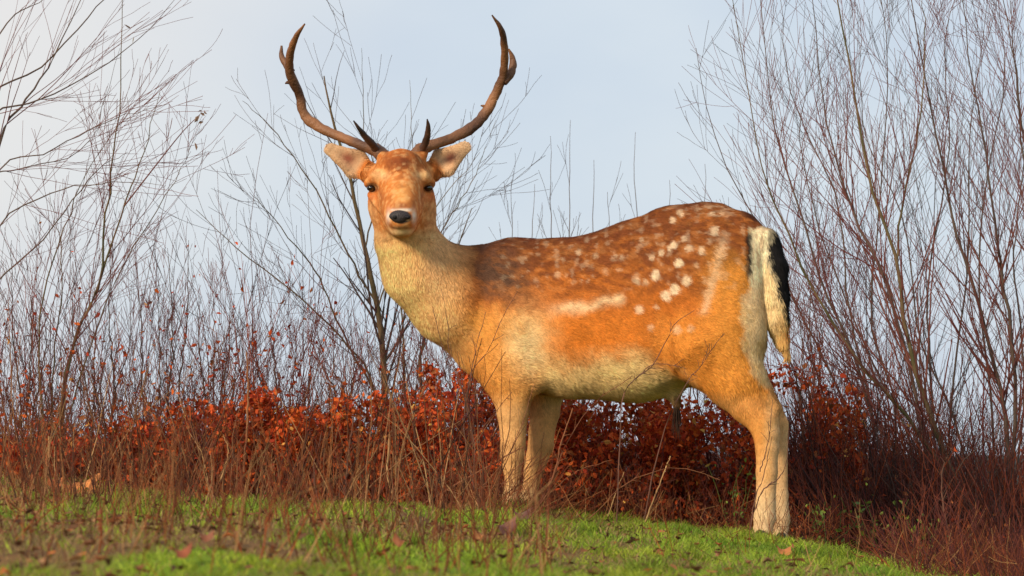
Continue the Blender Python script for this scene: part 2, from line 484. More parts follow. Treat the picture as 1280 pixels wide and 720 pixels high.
# light smoothing, then a little muscle relief
for it in range(3):
    acc = np.zeros_like(bv); cnt = np.zeros(len(bv))
    for i in range(4):
        for j in ((i + 1) % 4, (i - 1) % 4):
            np.add.at(acc, bq[:, i], bv[bq[:, j]]); np.add.at(cnt, bq[:, i], 1)
    bv = bv * 0.45 + acc / cnt[:, None] * 0.55
bn = vert_normals(bv, bq)
bpx, bpy_ = proj(bv)
onbody = np.clip((bpx - 560) / 60, 0, 1) * np.clip((500 - bpy_) / 40, 0, 1)
onhead = (bpy_ < 300) * (bpx < 550) * (bv[:, 1] < 0.16)
bv = bv + bn * ((fbm(bv, 7, 2, 3) - 0.5) * 0.026 * onbody + (fbm(bv, 30, 14, 2) - 0.5) * 0.007 * onhead)[:, None]
bn = vert_normals(bv, bq)

def sstep(x, a, b):
    t = np.clip((x - a) / (b - a), 0, 1); return t * t * (3 - 2 * t)

def deer_colour(p, n):
    """coat pattern, with shade painted in the ear hollows; p in metres; laid out along the animal"""
    px, py = proj(p)
    m = len(p)
    d1 = (fbm(p, 22, 11, 3) - 0.5); d2 = (fbm(p, 70, 12, 2) - 0.5)
    x = px + d1 * 26; y = py + d1 * 30 + d2 * 8
    A = lambda *c: np.array(c)
    rust = A(.52, .15, .022); dark = A(.18, .058, .020); gold = A(.74, .31, .075); cream = A(.88, .68, .36); tan = A(.92, .52, .20); orange = A(.66, .20, .028); white = A(.84, .79, .68); black = A(.012, .010, .010)
    c = np.tile(rust, (m, 1))
    def put(w, col):
        nonlocal c
        c = c * (1 - w[:, None]) + col * w[:, None]
    # back: darker saddle
    put(0.82 * sstep(y, 385, 305) * sstep(x, 575, 600) * (0.72 + 0.7 * (vnoise(p * [1, 1, 1], 38, 5) - 0.35)).clip(0, 1) * (1 - .35 * sstep(x, 880, 930)), dark)
    stk = fbm(p @ np.array([[1, 0, .0], [0, 1, 0], [0.5, 0, 1.6]]), 30, 91, 3)
    put(0.75 * sstep(stk, .44, .62) * sstep(y, 385, 340) * sstep(x, 585, 610), A(.20, .055, .018))
    put(0.22 * sstep(stk, .42, .32) * sstep(y, 385, 350) * sstep(x, 600, 630), A(.70, .30, .10))
    put(1.0 * np.exp(-((((x - 618) / 36) ** 2 + ((y - 340) / 42) ** 2)) ** 1.3) * (0.72 + 0.6 * sstep(stk, .38, .6)).clip(0, 1), A(.12, .058, .035))      # dark patch behind the neck
    put(0.7 * sstep(y, 308, 288) * sstep(x, 610, 640) * sstep(x, 800, 700), A(.17, .04, .015))
    # lower flank orange
    put(0.9 * sstep(y, 378, 400) * sstep(x, 640, 700) * sstep(x, 830, 780), orange * A(1, 1, .9))
    put(0.8 * sstep(x, 860, 905) * sstep(y, 300, 345), A(.76, .31, .05))
    put(0.8 * sstep(y, 385, 420) * sstep(x, 790, 850), A(.76, .30, .05))
    # shoulder and chest gold
    sh = sstep(y, 372, 408) * sstep(x, 720, 640)
    put(0.9 * sh, A(.80, .36, .08))
    put(0.75 * np.exp(-(((x - 660) / 26) ** 2 + ((y - 432) / 42) ** 2)), cream)
    # neck
    neck = sstep(x, 596, 560)
    put(neck, tan)
    put(neck * 0.75 * sstep(x, 540, 585) * sstep(y, 380, 350), A(.42, .17, .06))
    put(neck * 0.75 * np.exp(-(((x - 545) / 16) ** 2 + ((y - 322) / 60) ** 2)), A(.72, .42, .20))
    put(neck * 0.85 * sstep(px + (py - 310) * -0.35, 512, 478) * sstep(py, 292, 308), A(.94, .62, .25))
    put(neck * 0.5 * np.exp(-(((x - 575) / 12) ** 2 + ((y - 420) / 50) ** 2)), gold)
    # flank stripe, belly
    ylin = 388 - (px - 690) * 0.17 + d1 * 16
    put(0.85 * np.exp(-((py - ylin) / 6.5) ** 2) * sstep(px, 672, 715) * sstep(px, 784, 772), A(.84, .58, .32))
    yb = 448 - np.clip(px - 700, 0, 90) * 0.14 + np.clip(px - 790, 0, 200) * 0.55
    put(0.95 * sstep(py + d1 * 26, yb - 16, yb + 24) * sstep(px, 655, 690) * sstep(px, 880, 850) * sstep(py, 540, 505), A(.90, .64, .28) * (0.85 + 0.5 * d1[:, None]))
    # legs
    leg = sstep(py, 480, 520)
    put(leg * 0.85, A(.72, .40, .16))
    put(leg * sstep(py, 590, 640) * 0.6, A(.78, .60, .36))
    put(leg * 0.4 * np.exp(-((py - 560) / 9) ** 2) * (px < 760), A(.50, .24, .09))
    put(leg * 0.45 * np.exp(-(((px - 972) / 6) ** 2 + ((py - 512) / 10) ** 2)), A(.30, .14, .06))
    put(leg * 0.5 * np.exp(-((py - 655) / 6) ** 2) * (px > 900), A(.46, .28, .14))
    inner = sstep(n @ LAT, -0.25, 0.5)
    put(leg * inner * 0.55, cream * 0.85)
    put(leg * sstep(px, 960, 970) * 0.5 * sstep(py, 520, 540), A(.55, .36, .2))
    put(0.8 * leg * sstep(px, 880, 930) * sstep(px, 962, 950) * sstep(py, 600, 540), A(.72, .29, .06))
    put(0.5 * sstep(py, 628, 645) * (px < 760), A(.25, .18, .12))
    # thigh stripe and spots
    xl = 905 - (py - 290) * 0.27 + d2 * 8
    put(0.6 * np.exp(-((px - xl) / 5.5) ** 2) * sstep(py, 285, 305) * sstep(py, 398, 385), A(.84, .58, .34))
    spots = [(847, 328, 6, .9), (818, 343, 6, .75), (856, 350, 6.5, .75), (842, 361, 7, .9), (831, 369, 7, .9), (891, 289, 6.5, .7), (875, 312, 5, .6), (859, 310, 5, .55), (841, 306, 5, .7), (835, 310, 4, .7), (825, 316, 4, .6), (813, 321, 4, .5),
             (794, 350, 6, .5), (806, 351, 4, .4), (797, 386, 6, .6), (819, 383, 4, .4), (811, 409, 5, .35), (849, 266, 5, .6), (839, 275, 4.5, .6), (854, 298, 4, .5), (868, 331, 4, .3), (722, 315, 4, .6), (742, 320, 4, .5), (755, 338, 4, .35), (776, 321, 4, .5), (767, 320, 3, .5),
             (695, 343, 4.5, .5), (702, 324, 3.5, .4), (680, 305, 4, .35), (715, 352, 3.5, .3), (732, 300, 3.5, .4), (845, 412, 6, .4), (862, 410, 5, .3), (654, 322, 3.5, .3), (668, 350, 4, .25), (758, 303, 3, .3), (800, 300, 3.5, .35), (670, 318, 3, .3), (740, 345, 3, .3), (885, 300, 3, .3)]
    w = np.zeros(m)
    for sx, sy, r, op in spots:
        q = np.sqrt((px - sx + d2 * 4) ** 2 + ((py - sy - d2 * 4) * 0.9) ** 2)
        w = np.maximum(w, sstep(q, r * 1.25, r * 0.5) * (min(1, op * 1.1) if sx > 788 else op * 0.7))
    w = np.maximum(w, 0.65 * sstep(vnoise(p * [1, 1, 1.6], 75, 77), .5, .7) * np.exp(-(((px - 888) / 26) ** 2 + ((py - 264) / 7) ** 2)))
    w = np.maximum(w, 0.22 * sstep(vnoise(p, 60, 78), .62, .82) * sstep(py, 370, 350) * sstep(px, 610, 640))
    put(w, A(.82, .62, .40))
    # rump patch and tail
    wob = d1 * 16 + d2 * 10
    xb = np.interp(py, [280, 350, 372, 405, 445, 466, 485], [933, 934, 921, 922, 926, 938, 957])
    soft = np.interp(py, [340, 370], [3, 12])
    rp = np.clip((px + wob * np.interp(py, [340, 370], [.25, 1]) - xb) / soft, 0, 1) * sstep(py + d1 * 14, 279, 288)
    put(rp * sstep(py, 500, 465) * (0.72 + 0.28 * sstep(py, 365, 345)), A(.92, .76, .48))
    put(rp * sstep(py, 340, 400) * sstep(py, 520, 470) * (0.45 + 0.5 * sstep(d1, -.05, .15)), A(.66, .42, .16))
    dk = np.exp(-((px + d2 * 8 - 934.5) / 4.6) ** 2) * sstep(py, 286, 294) * sstep(py, 352, 335)
    put(rp * sstep(py, 400, 350) * 0.6 * sstep(fbm(p * [1.6, 1, .35], 90, 97, 2), .5, .68), A(.55, .36, .20))
    put(0.95 * dk, black)
    xt = np.interp(py, [280, 326, 345, 368, 390, 410], [959, 960, 966, 973, 979, 987]) + d2 * 8
    put(sstep(px, xt - 3, xt + 4) * sstep(py, 268, 282) * sstep(py, 412, 395), black)
    put(0.8 * sstep(py, 300, 345) * sstep(px + d2 * 8, 951, 957) * sstep(py, 452, 448) * sstep(px, xt + 3, xt - 3), A(.86, .60, .30))
    put(0.7 * sstep(py, 360, 420) * sstep(px, 962, 976) * sstep(py, 452, 448) * sstep(px, xt + 3, xt - 3), A(.80, .40, .10))
    put(0.9 * sstep(py + d2 * 14, 288 - np.clip(965 - px, 0, 60) * .35, 280 - np.clip(965 - px, 0, 60) * .35) * sstep(px, 912, 935), A(.07, .02, .012))
    put(0.9 * sstep(py, 489, 497) * np.exp(-((px - 845) / 9) ** 2) * sstep(py, 530, 515), A(.10, .04, .02))
    # head
    hd = sstep(py + (px - 500) * 0.0, 306, 296) * sstep(px, 562, 548) * (p[:, 1] < 0.16)
    hx = np.abs(px - 501.5)
    hc = np.tile(A(.58, .175, .034), (m, 1))
    def hput(w_, col):
        nonlocal hc
        hc = hc * (1 - w_[:, None]) + col * w_[:, None]
    hput(0.6 * np.exp(-(((px - 502) / 30) ** 2 + ((py - 198) / 11) ** 2)) + 0 * px, A(.30, .07, .02))
    hput(0.7 * np.exp(-((hx - 26) / 11) ** 2 - ((py - 219) / 6) ** 2), A(.85, .58, .28))
    hput(0.5 * sstep(hx, 22, 36) * sstep(py, 240, 262), A(.60, .36, .17))
    hput(0.5 * np.exp(-((hx - 14) / 5) ** 2 - ((py - 250) / 14) ** 2), A(.42, .12, .03))
    hput(0.6 * np.exp(-((px - 502) / 10) ** 2 - ((py - 243) / 16) ** 2), A(.76, .38, .12))
    hput(0.6 * sstep(py, 282, 296), A(.55, .40, .18))
    mz = p[:, 1] < HY - 0.13
    hput(0.35 * np.exp(-((px - 502) / 15) ** 2 - ((py - 222) / 8) ** 2), A(.40, .14, .05))
    hput(0.35 * sstep(d2, 0.02, 0.2), A(.85, .50, .20))
    hput(0.30 * sstep(-d2, 0.02, 0.2), A(.34, .09, .02))
    hput(0.88 * np.exp(-(((px - 503 + d1 * 24) / 24) ** 2) ** 1.5 - (((py - 203 + d2 * 16) / 10) ** 2) ** 1.5), A(.16, .035, .012))
    hput(0.4 * np.exp(-((px - 480 - (py - 248) * .12) / 4) ** 2 - ((py - 248) / 13) ** 2), A(.36, .12, .04))
    hput(0.45 * np.exp(-((px - 525) / 5) ** 2 - ((py - 248) / 14) ** 2), A(.36, .12, .04))
    hput(0.75 * np.exp(-((px - 502) / 12) ** 2 - ((py - 257) / 4.5) ** 2) * mz, A(.25, .07, .035))
    hput(0.7 * np.exp(-((hx - 16) / 2.7) ** 2 - ((py - 271) / 8) ** 2) * mz, white)
    hput(0.75 * np.exp(-((py - 262.5) / 1.8) ** 2) * sstep(hx, 16, 10) * mz, white)
    hput(0.55 * np.exp(-((px - 502) / 16) ** 2 - ((py - 289) / 4) ** 2) * mz, A(.74, .60, .34))
    hput(sstep(np.sqrt((hx / 13.5) ** 2 + ((py - 271.5) / 8.5) ** 2), 1.05, 0.9) * mz, A(.02, .018, .02))
    hput(0.55 * np.exp(-((py - 284.5) / 1.5) ** 2) * sstep(hx, 15, 9) * mz, A(.10, .05, .03))
    hput(0.75 * sstep(np.sqrt(((hx - 37) / 10) ** 2 + ((py - 235) / 6.5) ** 2), 1.15, 0.75), A(.10, .03, .015))
    hput(0.5 * np.exp(-((hx - 27 - (py - 240) * -0.3) / 2.5) ** 2 - ((py - 243) / 6) ** 2), A(.22, .07, .03))
    hput(0.4 * np.exp(-((hx - 36) / 7) ** 2 - ((py - 246) / 5) ** 2), A(.55, .10, .03))
    hput(0.85 * sstep(py + d2 * 6, 193, 188) * sstep(hx, 14, 19), A(.12, .035, .015))
    hput(0.35 * sstep(fbm(p, 48, 95, 3), .55, .72), A(.40, .12, .03))
    hput(0.35 * sstep(fbm(p, 60, 96, 3), .55, .72), A(.85, .48, .20))
    c = c * (1 - hd[:, None]) + hc * hd[:, None]
    # ears
    for (ec, L, W, T, hl) in EARS:
        r = p - ec; l = r @ L / hl; ww = r @ W / (18 * S); tt = r @ T
        ins = (np.abs(l) < 1.35) & (np.abs(ww) < 1.3) & (np.abs(tt) < 0.06) & (l > -0.9)
        front = (n @ T) > 0.0
        ecol = np.where(front[:, None], A(.62, .37, .20), A(.50, .20, .06))
        ed = np.sqrt(l ** 2 + ww ** 2)
        we = sstep(ed, 0.85, 1.05)
        ecol = ecol * (1 - 0.45 * we[:, None]) + A(.78, .55, .34) * 0.45 * we[:, None]
        wi = np.exp(-((l + 0.02) / 0.34) ** 2 - ((ww - 0.05) / 0.36) ** 2) * front * 0.9  # shadow of the ear hollow, painted in as a dark reddish spot
        ecol = ecol * (1 - wi[:, None]) + A(.30, .07, .04) * wi[:, None]
        k = ins * sstep(l, -0.9, -0.55)
        c = c * (1 - k[:, None]) + ecol * k[:, None]
    return np.clip(c * (0.80 + 0.40 * fbm(p, 110, 40, 2))[:, None], 0.003, 0.92)

deer_base = P(800, 655, 0.0)
deer = empty("fallow_deer", tuple(deer_base), "spotted fallow deer buck with curved antlers standing side-on and looking out", "deer")
m_skin = mat("deer_coat", rough=0.85, attr=True, spec=0.15)
m_fur = mat("deer_fur", rough=0.7, attr=True, spec=0.10, trans=0.15)
body = mesh_obj("body", bv, [bq], m_skin, deer, col=deer_colour(bv, bn))

def make_fur(count):
    # area weighted roots
    tri = np.concatenate([bq[:, [0, 1, 2]], bq[:, [0, 2, 3]]])
    a, b, c = bv[tri[:, 0]], bv[tri[:, 1]], bv[tri[:, 2]]
    area = np.linalg.norm(np.cross(b - a, c - a), axis=1)
    mid = (a + b + c) / 3
    tpx, tpy = proj(mid)
    tail = (tpx > 950) & (tpy < 450)
    wgt = area * np.where((tpy < 310) & (tpx < 600), 2.2, 1.0) * np.where(tail, 1.6, 1)
    nrm = unit(np.cross(b - a, c - a))
    wgt *= np.where(nrm[:, 1] > 0.5, 0.35, 1.0)        # the flank turned away needs fewer
    fi = RNG.choice(len(tri), count, p=wgt / wgt.sum())
    r1 = np.sqrt(RNG.random(count)); r2 = RNG.random(count)
    w0, w1, w2 = 1 - r1, r1 * (1 - r2), r1 * r2
    p = a[fi] * w0[:, None] + b[fi] * w1[:, None] + c[fi] * w2[:, None]
    n = unit(bn[tri[fi, 0]] * w0[:, None] + bn[tri[fi, 1]] * w1[:, None] + bn[tri[fi, 2]] * w2[:, None])
    px, py = proj(p)
    # lie of the coat
    flow = np.tile(np.array([1.0, -0.3, -0.45]), (count, 1))
    leg = sstep(py, 470, 510)[:, None]
    flow = flow * (1 - leg) + np.array([0.15, 0, -1.0]) * leg
    nkw = (sstep(px, 600, 560) * sstep(py, 290, 310))[:, None]
    flow = flow * (1 - nkw) + np.array([0.45, 0.1, -1.0]) * nkw
    rmp = (sstep(px, 915, 950) * sstep(py, 265, 300))[:, None]
    flow = flow * (1 - rmp) + np.array([0.15, -0.05, -1.0]) * rmp
    headw = sstep(py, 306, 294) * sstep(px, 566, 550) * (p[:, 1] < 0.17)
    nose = P(502, 276, HY - 0.22)
    hf = unit(p - nose)
    flow = flow * (1 - headw[:, None]) + hf * headw[:, None]
    swirl = np.stack([fbm(p, 12, 51, 2), fbm(p, 12, 52, 2), fbm(p, 12, 53, 2)], 1) - 0.5
    flow = unit(flow) + swirl * 1.0 + RNG.normal(0, 0.14, (count, 3))
    flow -= n * (flow * n).sum(1, keepdims=True); flow = unit(flow)
    L = np.where((px > 600) & (py < 440), 0.0125, 0.017)
    L = L + 0.008 * sstep(py, 440, 480) * (py < 520) * (px > 660)
    L = L * (1 - 0.58 * leg[:, 0])
    L = L * (1 - 0.68 * headw)
    tailw = sstep(px, 950, 962) * sstep(py, 450, 445)
    L = L + tailw * 0.014
    for (ec, Le, We, Te, hl) in EARS:
        r = p - ec; ins = (np.abs(r @ Le) < hl * 1.3) & (np.abs(r @ We) < 0.065) & (np.abs(r @ Te) < 0.05)
        ed = np.sqrt((r @ Le / hl) ** 2 + (r @ We / (18 * S)) ** 2)
        L = np.where(ins, 0.006 + 0.006 * sstep(ed, 0.8, 1.05), L)
        rad_ = unit((r @ Le)[:, None] * Le + (r @ We)[:, None] * We + 0.02 * Le)
        flow = np.where(ins[:, None], unit(rad_ - n * (rad_ * n).sum(1, keepdims=True)), flow)
    mzz = headw * (p[:, 1] < HY - 0.17)
    L = L * (1 - 0.45 * mzz)
    L = L * RNG.uniform(0.6, 1.3, count)
    ell_nose = (np.abs(px - 502) < 14) & (np.abs(py - 271) < 9) & (p[:, 1] < HY - 0.15)
    eye = (np.abs(np.abs(px - 500) - 36.5) < 9) & (np.abs(py - 235.5) < 5.5) & (p[:, 1] < HY)
    L[ell_nose] = 0.0005; L[eye] = 0.0015
    wv = unit(np.cross(n, flow))
    col = deer_colour(p, n)
    tuft = fbm(p, 55, 61, 2)
    bright = RNG.uniform(0.74, 1.26, count) * (0.84 + 0.32 * tuft)
    col = np.clip(col * bright[:, None], 0.004, 0.92)
    lift = (0.20 + 0.16 * RNG.random(count))[:, None]
    Lc = L[:, None]
    wd = (0.00055 + 0.040 * L)[:, None] * RNG.uniform(0.8, 1.2, (count, 1))
    p0 = p - n * 0.001
    p1 = p0 + flow * Lc * 0.5 + n * Lc * lift * 0.62
    p2 = p0 + flow * Lc * 0.98 + n * Lc * lift * 0.75 + np.array([0, 0, -0.08]) * Lc
    v = np.stack([p0 - wv * wd, p0 + wv * wd, p1 - wv * wd * 0.8, p1 + wv * wd * 0.8, p2], 1).reshape(-1, 3)
    base = np.arange(count)[:, None] * 5
    q = base + np.array([[0, 1, 3, 2]]); t = base + np.array([[2, 3, 4]])
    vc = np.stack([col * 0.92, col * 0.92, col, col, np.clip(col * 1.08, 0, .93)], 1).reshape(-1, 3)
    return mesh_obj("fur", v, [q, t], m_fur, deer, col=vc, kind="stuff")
make_fur(400000)

# eyes
m_eye = mat("deer_eye", (0.012, 0.006, 0.004), 0.06, spec=0.8)
def ball(c, r, seg=16):
    u = np.linspace(0, np.pi, seg); w = np.linspace(0, 2 * np.pi, seg * 2, endpoint=False)
    U, W_ = np.meshgrid(u, w, indexing='ij')
    v = np.stack([np.sin(U) * np.cos(W_) * r[0], np.sin(U) * np.sin(W_) * r[1], np.cos(U) * r[2]], -1) + c
    i = np.arange(seg * seg * 2).reshape(seg, seg * 2); j = np.roll(i, -1, 1)
    return v.reshape(-1, 3), np.stack([i[:-1], i[1:], j[1:], j[:-1]], -1).reshape(-1, 4)
for ex in (464, 535.5):
    v, q = ball(P(ex, 235, HY - 0.066), (5.6 * S, 0.018, 4.2 * S)); mesh_obj("eye", v, [q], m_eye, deer)
# nose pad with two nostrils
m_nose = mat("nose_pad", (0.035, 0.026, 0.026), 0.5, bump=0.8, bscale=260, spec=0.35)
v, q = ball(P(502, 271, HY - 0.262), (12.6 * S, 0.017, 8.2 * S), 22)
d = v - P(502, 271, HY - 0.262)
v[:, 0] = P(502, 271, HY)[0] + d[:, 0] * np.where(d[:, 2] < 0, 1 + d[:, 2] / (9 * S) * 0.42, 1.0)
nose = mesh_obj("nose", v, [q], m_nose, deer)
m_dark = mat("nostril_dark", (0.006, 0.005, 0.006), 0.7)
for s in (-1, 1):
    v, q = ball(P(502 + s * 8.2, 271.5, HY - 0.275), (2.9 * S, 0.007, 2.4 * S)); mesh_obj("nostril", v, [q], m_dark, nose) if False else mesh_obj("nostril", v, [q], m_dark, deer)
# hooves
m_hoof = mat("hoof_horn", (0.03, 0.022, 0.018), 0.5, noise=40, c2=(0.06, 0.045, 0.03))
for hx_, hy_, dv in ((631, 646, -0.11), (653, 647, 0.085), (949, 676, -0.14), (975, 679, 0.07)):
    c0 = P(hx_, hy_, ymid(hx_) + dv)
    parts = []
    for s in (-1, 1):
        pts = np.array([c0 + [0.006, s * 0.014, 0.035], c0 + [0.0, s * 0.015, 0.012], c0 + [-0.022, s * 0.015, -0.012]])
        pts = resample(pts, 7)
        parts.append(tubes(pts[None], np.array([[0.010, 0.016, 0.019, 0.020, 0.018, 0.013, 0.004]]), 8))
    v, q = join(parts)
    mesh_obj("hoof", v, [q], m_hoof, deer)

# antlers
m_ant = mat("antler_bone", (0.075, 0.030, 0.015), 0.55, noise=7, c2=(0.30, 0.125, 0.05), bump=0.9, bscale=110, spec=0.4)
m_tine = mat('dark_tine', (0.022, 0.012, 0.009), 0.55, noise=14, c2=(0.10, 0.045, 0.028), bump=0.9, bscale=110, spec=0.4)
def antler(main, mr_, tines):
    pts = resample(np.array([P(a, b, y) for a, b, y in main]), 60)
    r = np.interp(np.linspace(0, 1, 60), np.linspace(0, 1, len(mr_)), mr_) * S
    def beam(pts, r, sides=12, seed=1):
        v, q = tubes(pts[None], r[None], sides, (0.12, 1, 0.08))
        # ridged, pearled surface
        c = np.repeat(pts, sides, axis=0); d = v - c
        k = 1 + (fbm(v, 60, seed, 3) - 0.5) * 0.55 + (vnoise(np.stack([np.tile(np.arange(sides), len(pts)) * 1.3, v[:, 2] * 6, v[:, 0] * 6], 1), 1.0, 8) - 0.5) * 0.22
        return c + d * k[:, None], q
    v, q = beam(pts, r)
    o = mesh_obj("antler", v, [q], m_ant, deer)
    for nm, t, tr in tines:
        tp = resample(np.array([P(a, b, y) for a, b, y in t]), 22)
        rr = np.interp(np.linspace(0, 1, 22), np.linspace(0, 1, len(tr)), tr) * S
        v, q = beam(tp, rr, 10, 4)
        v = v - np.array(deer.location)
        t_o = mesh_obj(nm, v, [q], m_tine if nm == 'brow_tine' else m_ant); t_o.parent = o
    return o
a0 = HY
antler([(480, 196, a0), (470, 187, a0 + .01), (453, 182, a0 + .04), (431, 173, a0 + .09), (409, 164, a0 + .13), (387, 151, a0 + .15), (378, 138, a0 + .15), (375, 120, a0 + .14), (366, 102, a0 + .11), (361.5, 84, a0 + .08), (364, 62, a0 + .03), (371, 44, a0 - .02), (381, 30, a0 - .06)],
       [10, 8.5, 6.5, 6.2, 6.4, 6.8, 6.2, 5.6, 5.8, 5.6, 4.6, 3.2, 1.0],
       [("brow_tine", [(472, 190, a0), (466, 181, a0 - .03), (457, 171, a0 - .07), (449, 161, a0 - .10), (442, 151, a0 - .12)], [5, 5, 4.2, 2.8, 0.8]),
        ("back_tine", [(365, 90, a0 + .09), (357, 80, a0 + .10), (352, 70, a0 + .11), (352, 57, a0 + .11)], [4.5, 4.2, 3.6, 1.4]),
        ("spur", [(366, 103, a0 + .11), (360, 103, a0 + .115), (356.5, 104.5, a0 + .12)], [3.2, 2.4, 0.8])])
antler([(520, 196, a0), (527, 187, a0 + .01), (545, 180, a0 + .04), (569, 171, a0 + .09), (591, 158, a0 + .13), (609, 138, a0 + .15), (618, 120, a0 + .15), (627, 101, a0 + .13), (630.5, 80, a0 + .10), (630.5, 58, a0 + .05), (626, 36, a0), (615, 19, a0 - .04)],
       [10, 8.5, 6.6, 6.4, 6.6, 6.8, 6.0, 5.6, 5.2, 4.6, 3.3, 1.0],
       [("brow_tine", [(526, 190, a0), (531, 180, a0 - .03), (534.5, 169, a0 - .07), (535.5, 158, a0 - .10), (534, 149, a0 - .12)], [5, 5, 4.4, 2.8, 0.8]),
        ("back_tine", [(629, 103, a0 + .13), (637, 94, a0 + .14), (641, 82, a0 + .15), (640, 71, a0 + .15), (636, 61, a0 + .14)], [4.5, 4.8, 4.8, 3.6, 1.0]),
        ("spur", [(609, 137, a0 + .15), (605, 133, a0 + .145), (601, 132, a0 + .14)], [3.4, 2.2, 0.8])])
# hair brush of the sheath
pts = np.array([P(845, 498, ymid(845)) + RNG.normal(0, 0.004, 3) for _ in range(60)])
dv_ = np.stack([RNG.normal(0.004, 0.008, 60), RNG.normal(0, 0.006, 60), RNG.uniform(-0.14, -0.06, 60)], 1)
br = np.stack([pts, pts + dv_ * 0.5 + RNG.normal(0, .002, (60, 3)), pts + dv_], 1)
v, q = tubes(br, np.tile([[0.0016, 0.0013, 0.0004]], (60, 1)), 3)
mesh_obj("hair_brush", v, [q], mat("dark_hair", (0.05, 0.022, 0.012), 0.7), deer, kind="stuff")

# ------------------------------------------------------------------ bare shrubs and saplings
m_bark = mat("grey_brown_bark", (0.075, 0.045, 0.035), 0.85, noise=14, c2=(0.13, 0.085, 0.06), bump=0.6, bscale=90)
m_moss = mat("mossy_bark", (0.085, 0.075, 0.03), 0.9, noise=9, c2=(0.19, 0.115, 0.06), bump=0.6, bscale=90)
m_twig = mat("grey_twigs", (0.060, 0.040, 0.038), 0.85, noise=5, c2=(0.11, 0.068, 0.055))
m_red = mat("red_twigs", (0.15, 0.036, 0.032), 0.8, noise=4, c2=(0.20, 0.07, 0.05))
m_stalk = mat("dry_stalks", (0.15, 0.042, 0.02), 0.85, noise=6, c2=(0.30, 0.12, 0.05))

def shrub(name, base, guides, label, group, lv1=40, lv2=160, lv3=0, ang=32, len1=0.5, len2=0.22, up=0.5, bark=m_bark, twig=m_twig, r0=0.012, seed=1, y=None, spread=0.0, cat="shrub", t0=0.15):
    """guides: stems given as photo positions [(px,py),...] from the foot up, at depth plane y (+drift)"""
    rng = np.random.default_rng(seed)
    b = P(base[0], base[1], y); b[2] = float(ground_z(b[0], b[1]))
    t = empty(name, tuple(b), label, cat, group)
    K = 22
    allp, allr = [], []
    for gi, (g_, rs) in enumerate(guides):
        dr = rng.uniform(-spread, spread)
        w = [P(a, c, y + dr * (i / max(len(g_) - 1, 1))) for i, (a, c) in enumerate(g_)]
        if g_[0] == base: w[0] = b + np.array([rng.normal(0, .02), rng.normal(0, .02), -0.03])
        pts = resample(np.array(w), K, 0.003, rng)
        rad = r0 * rs * np.linspace(0.85, 0.14, K)
        allp.append(pts); allr.append(rad)
        v, q = tubes(pts[None], rad[None], 6)
        mesh_obj("stem", v, [q], bark, t)
    PP = np.stack(allp); RR = np.stack(allr)
    p1, r1 = children(PP, RR, lv1, t0, 0.97, ang, len1, 9, up, 0.05, 0.42, rng)
    p2, r2 = children(p1, r1, lv2, 0.1, 0.97, ang, len2, 6, up * 0.6, 0.07, 0.55, rng)
    parts = [tubes(p1, r1, 4), tubes(p2, r2, 3)]
    if lv3:
        p3, r3 = children(p2, r2, lv3, 0.1, 0.95, ang, len2 * 0.45, 4, up * 0.3, 0.10, 0.7, rng)
        parts.append(tubes(p3, r3, 3))
    v, q = join(parts)
    mesh_obj("twigs", v, [q], twig, t, kind="stuff")
    return t

# sapling behind the deer's head
shrub("bare_sapling", (482, 560), [
    ([(482, 560), (481, 494), (473, 383), (456, 313), (438, 226), (415, 150), (405, 95)], 1.9),
    ([(482, 560), (467, 488), (432, 430), (374, 371), (298, 313), (245, 262)], 0.7),
    ([(467, 488), (426, 412), (403, 354), (374, 313), (335, 265), (312, 240)], 0.55),
    ([(473, 383), (432, 313), (391, 231), (340, 160), (303, 126)], 0.5),
    ([(482, 530), (500, 430), (506, 380), (520, 300), (560, 240), (600, 190)], 0.5),
    ([(456, 313), (470, 240), (455, 150), (452, 60)], 0.45),
    ([(473, 383), (500, 290), (515, 200), (512, 100)], 0.45),
    ([(505, 400), (545, 300), (590, 230), (620, 150)], 0.4)],
    "branching bare sapling rising behind the deer's head and neck", None, 85, 260, 60, 30, 0.48, 0.24, 0.45, m_moss, m_twig, 0.0105, 11, 2.2, 0.35, "tree")
shrub("bare_sapling", (527, 560), [
    ([(527, 560), (525, 482), (531, 424), (560, 340), (590, 260)], 1.2),
    ([(527, 560), (505, 490), (503, 400), (490, 330)], 1.0)],
    "slimmer bare sapling with upright stems just behind the deer's throat", None, 22, 70, 0, 26, 0.4, 0.2, 0.5, m_moss, m_twig, 0.010, 12, 2.5, 0.2, "tree")
# thin shoots beyond the back
def upshoots(xs, seed, label, y, ytop, ybot=540, n1=24, n2=70, **kw):
    g_ = []
    r = random.Random(seed)
    bx = sum(x for x in xs) / len(xs)
    for x, yt in zip(xs, ytop):
        g_.append(([(bx, ybot), (bx * 0.4 + x * 0.6 + r.uniform(-8, 8), ybot - 90), (x + r.uniform(-4, 4), (yt + ybot - 90) / 2), (x + r.uniform(-6, 2), yt)], 1.0))
    return shrub("bare_shrub", (bx, ybot), g_, label, "bare shrubs around the deer", n1, n2, 0, kw.pop('ang', 24), kw.pop('len1', 0.35), kw.pop('len2', 0.15), 0.45, kw.pop('bark', m_bark), kw.pop('twig', m_twig), kw.pop('r0', 0.006), seed, y, 0.2, **kw)
upshoots([640, 668, 690, 716, 742, 765], 21, "sparse bare shrub whose shoots show above the middle of the deer's back", 3.0, [225, 230, 170, 150, 200, 240], n1=30, n2=90)
upshoots([800, 842, 880], 22, "few bare shoots showing above the deer's rump", 3.4, [165, 225, 205], n1=10, n2=18, len1=0.25)

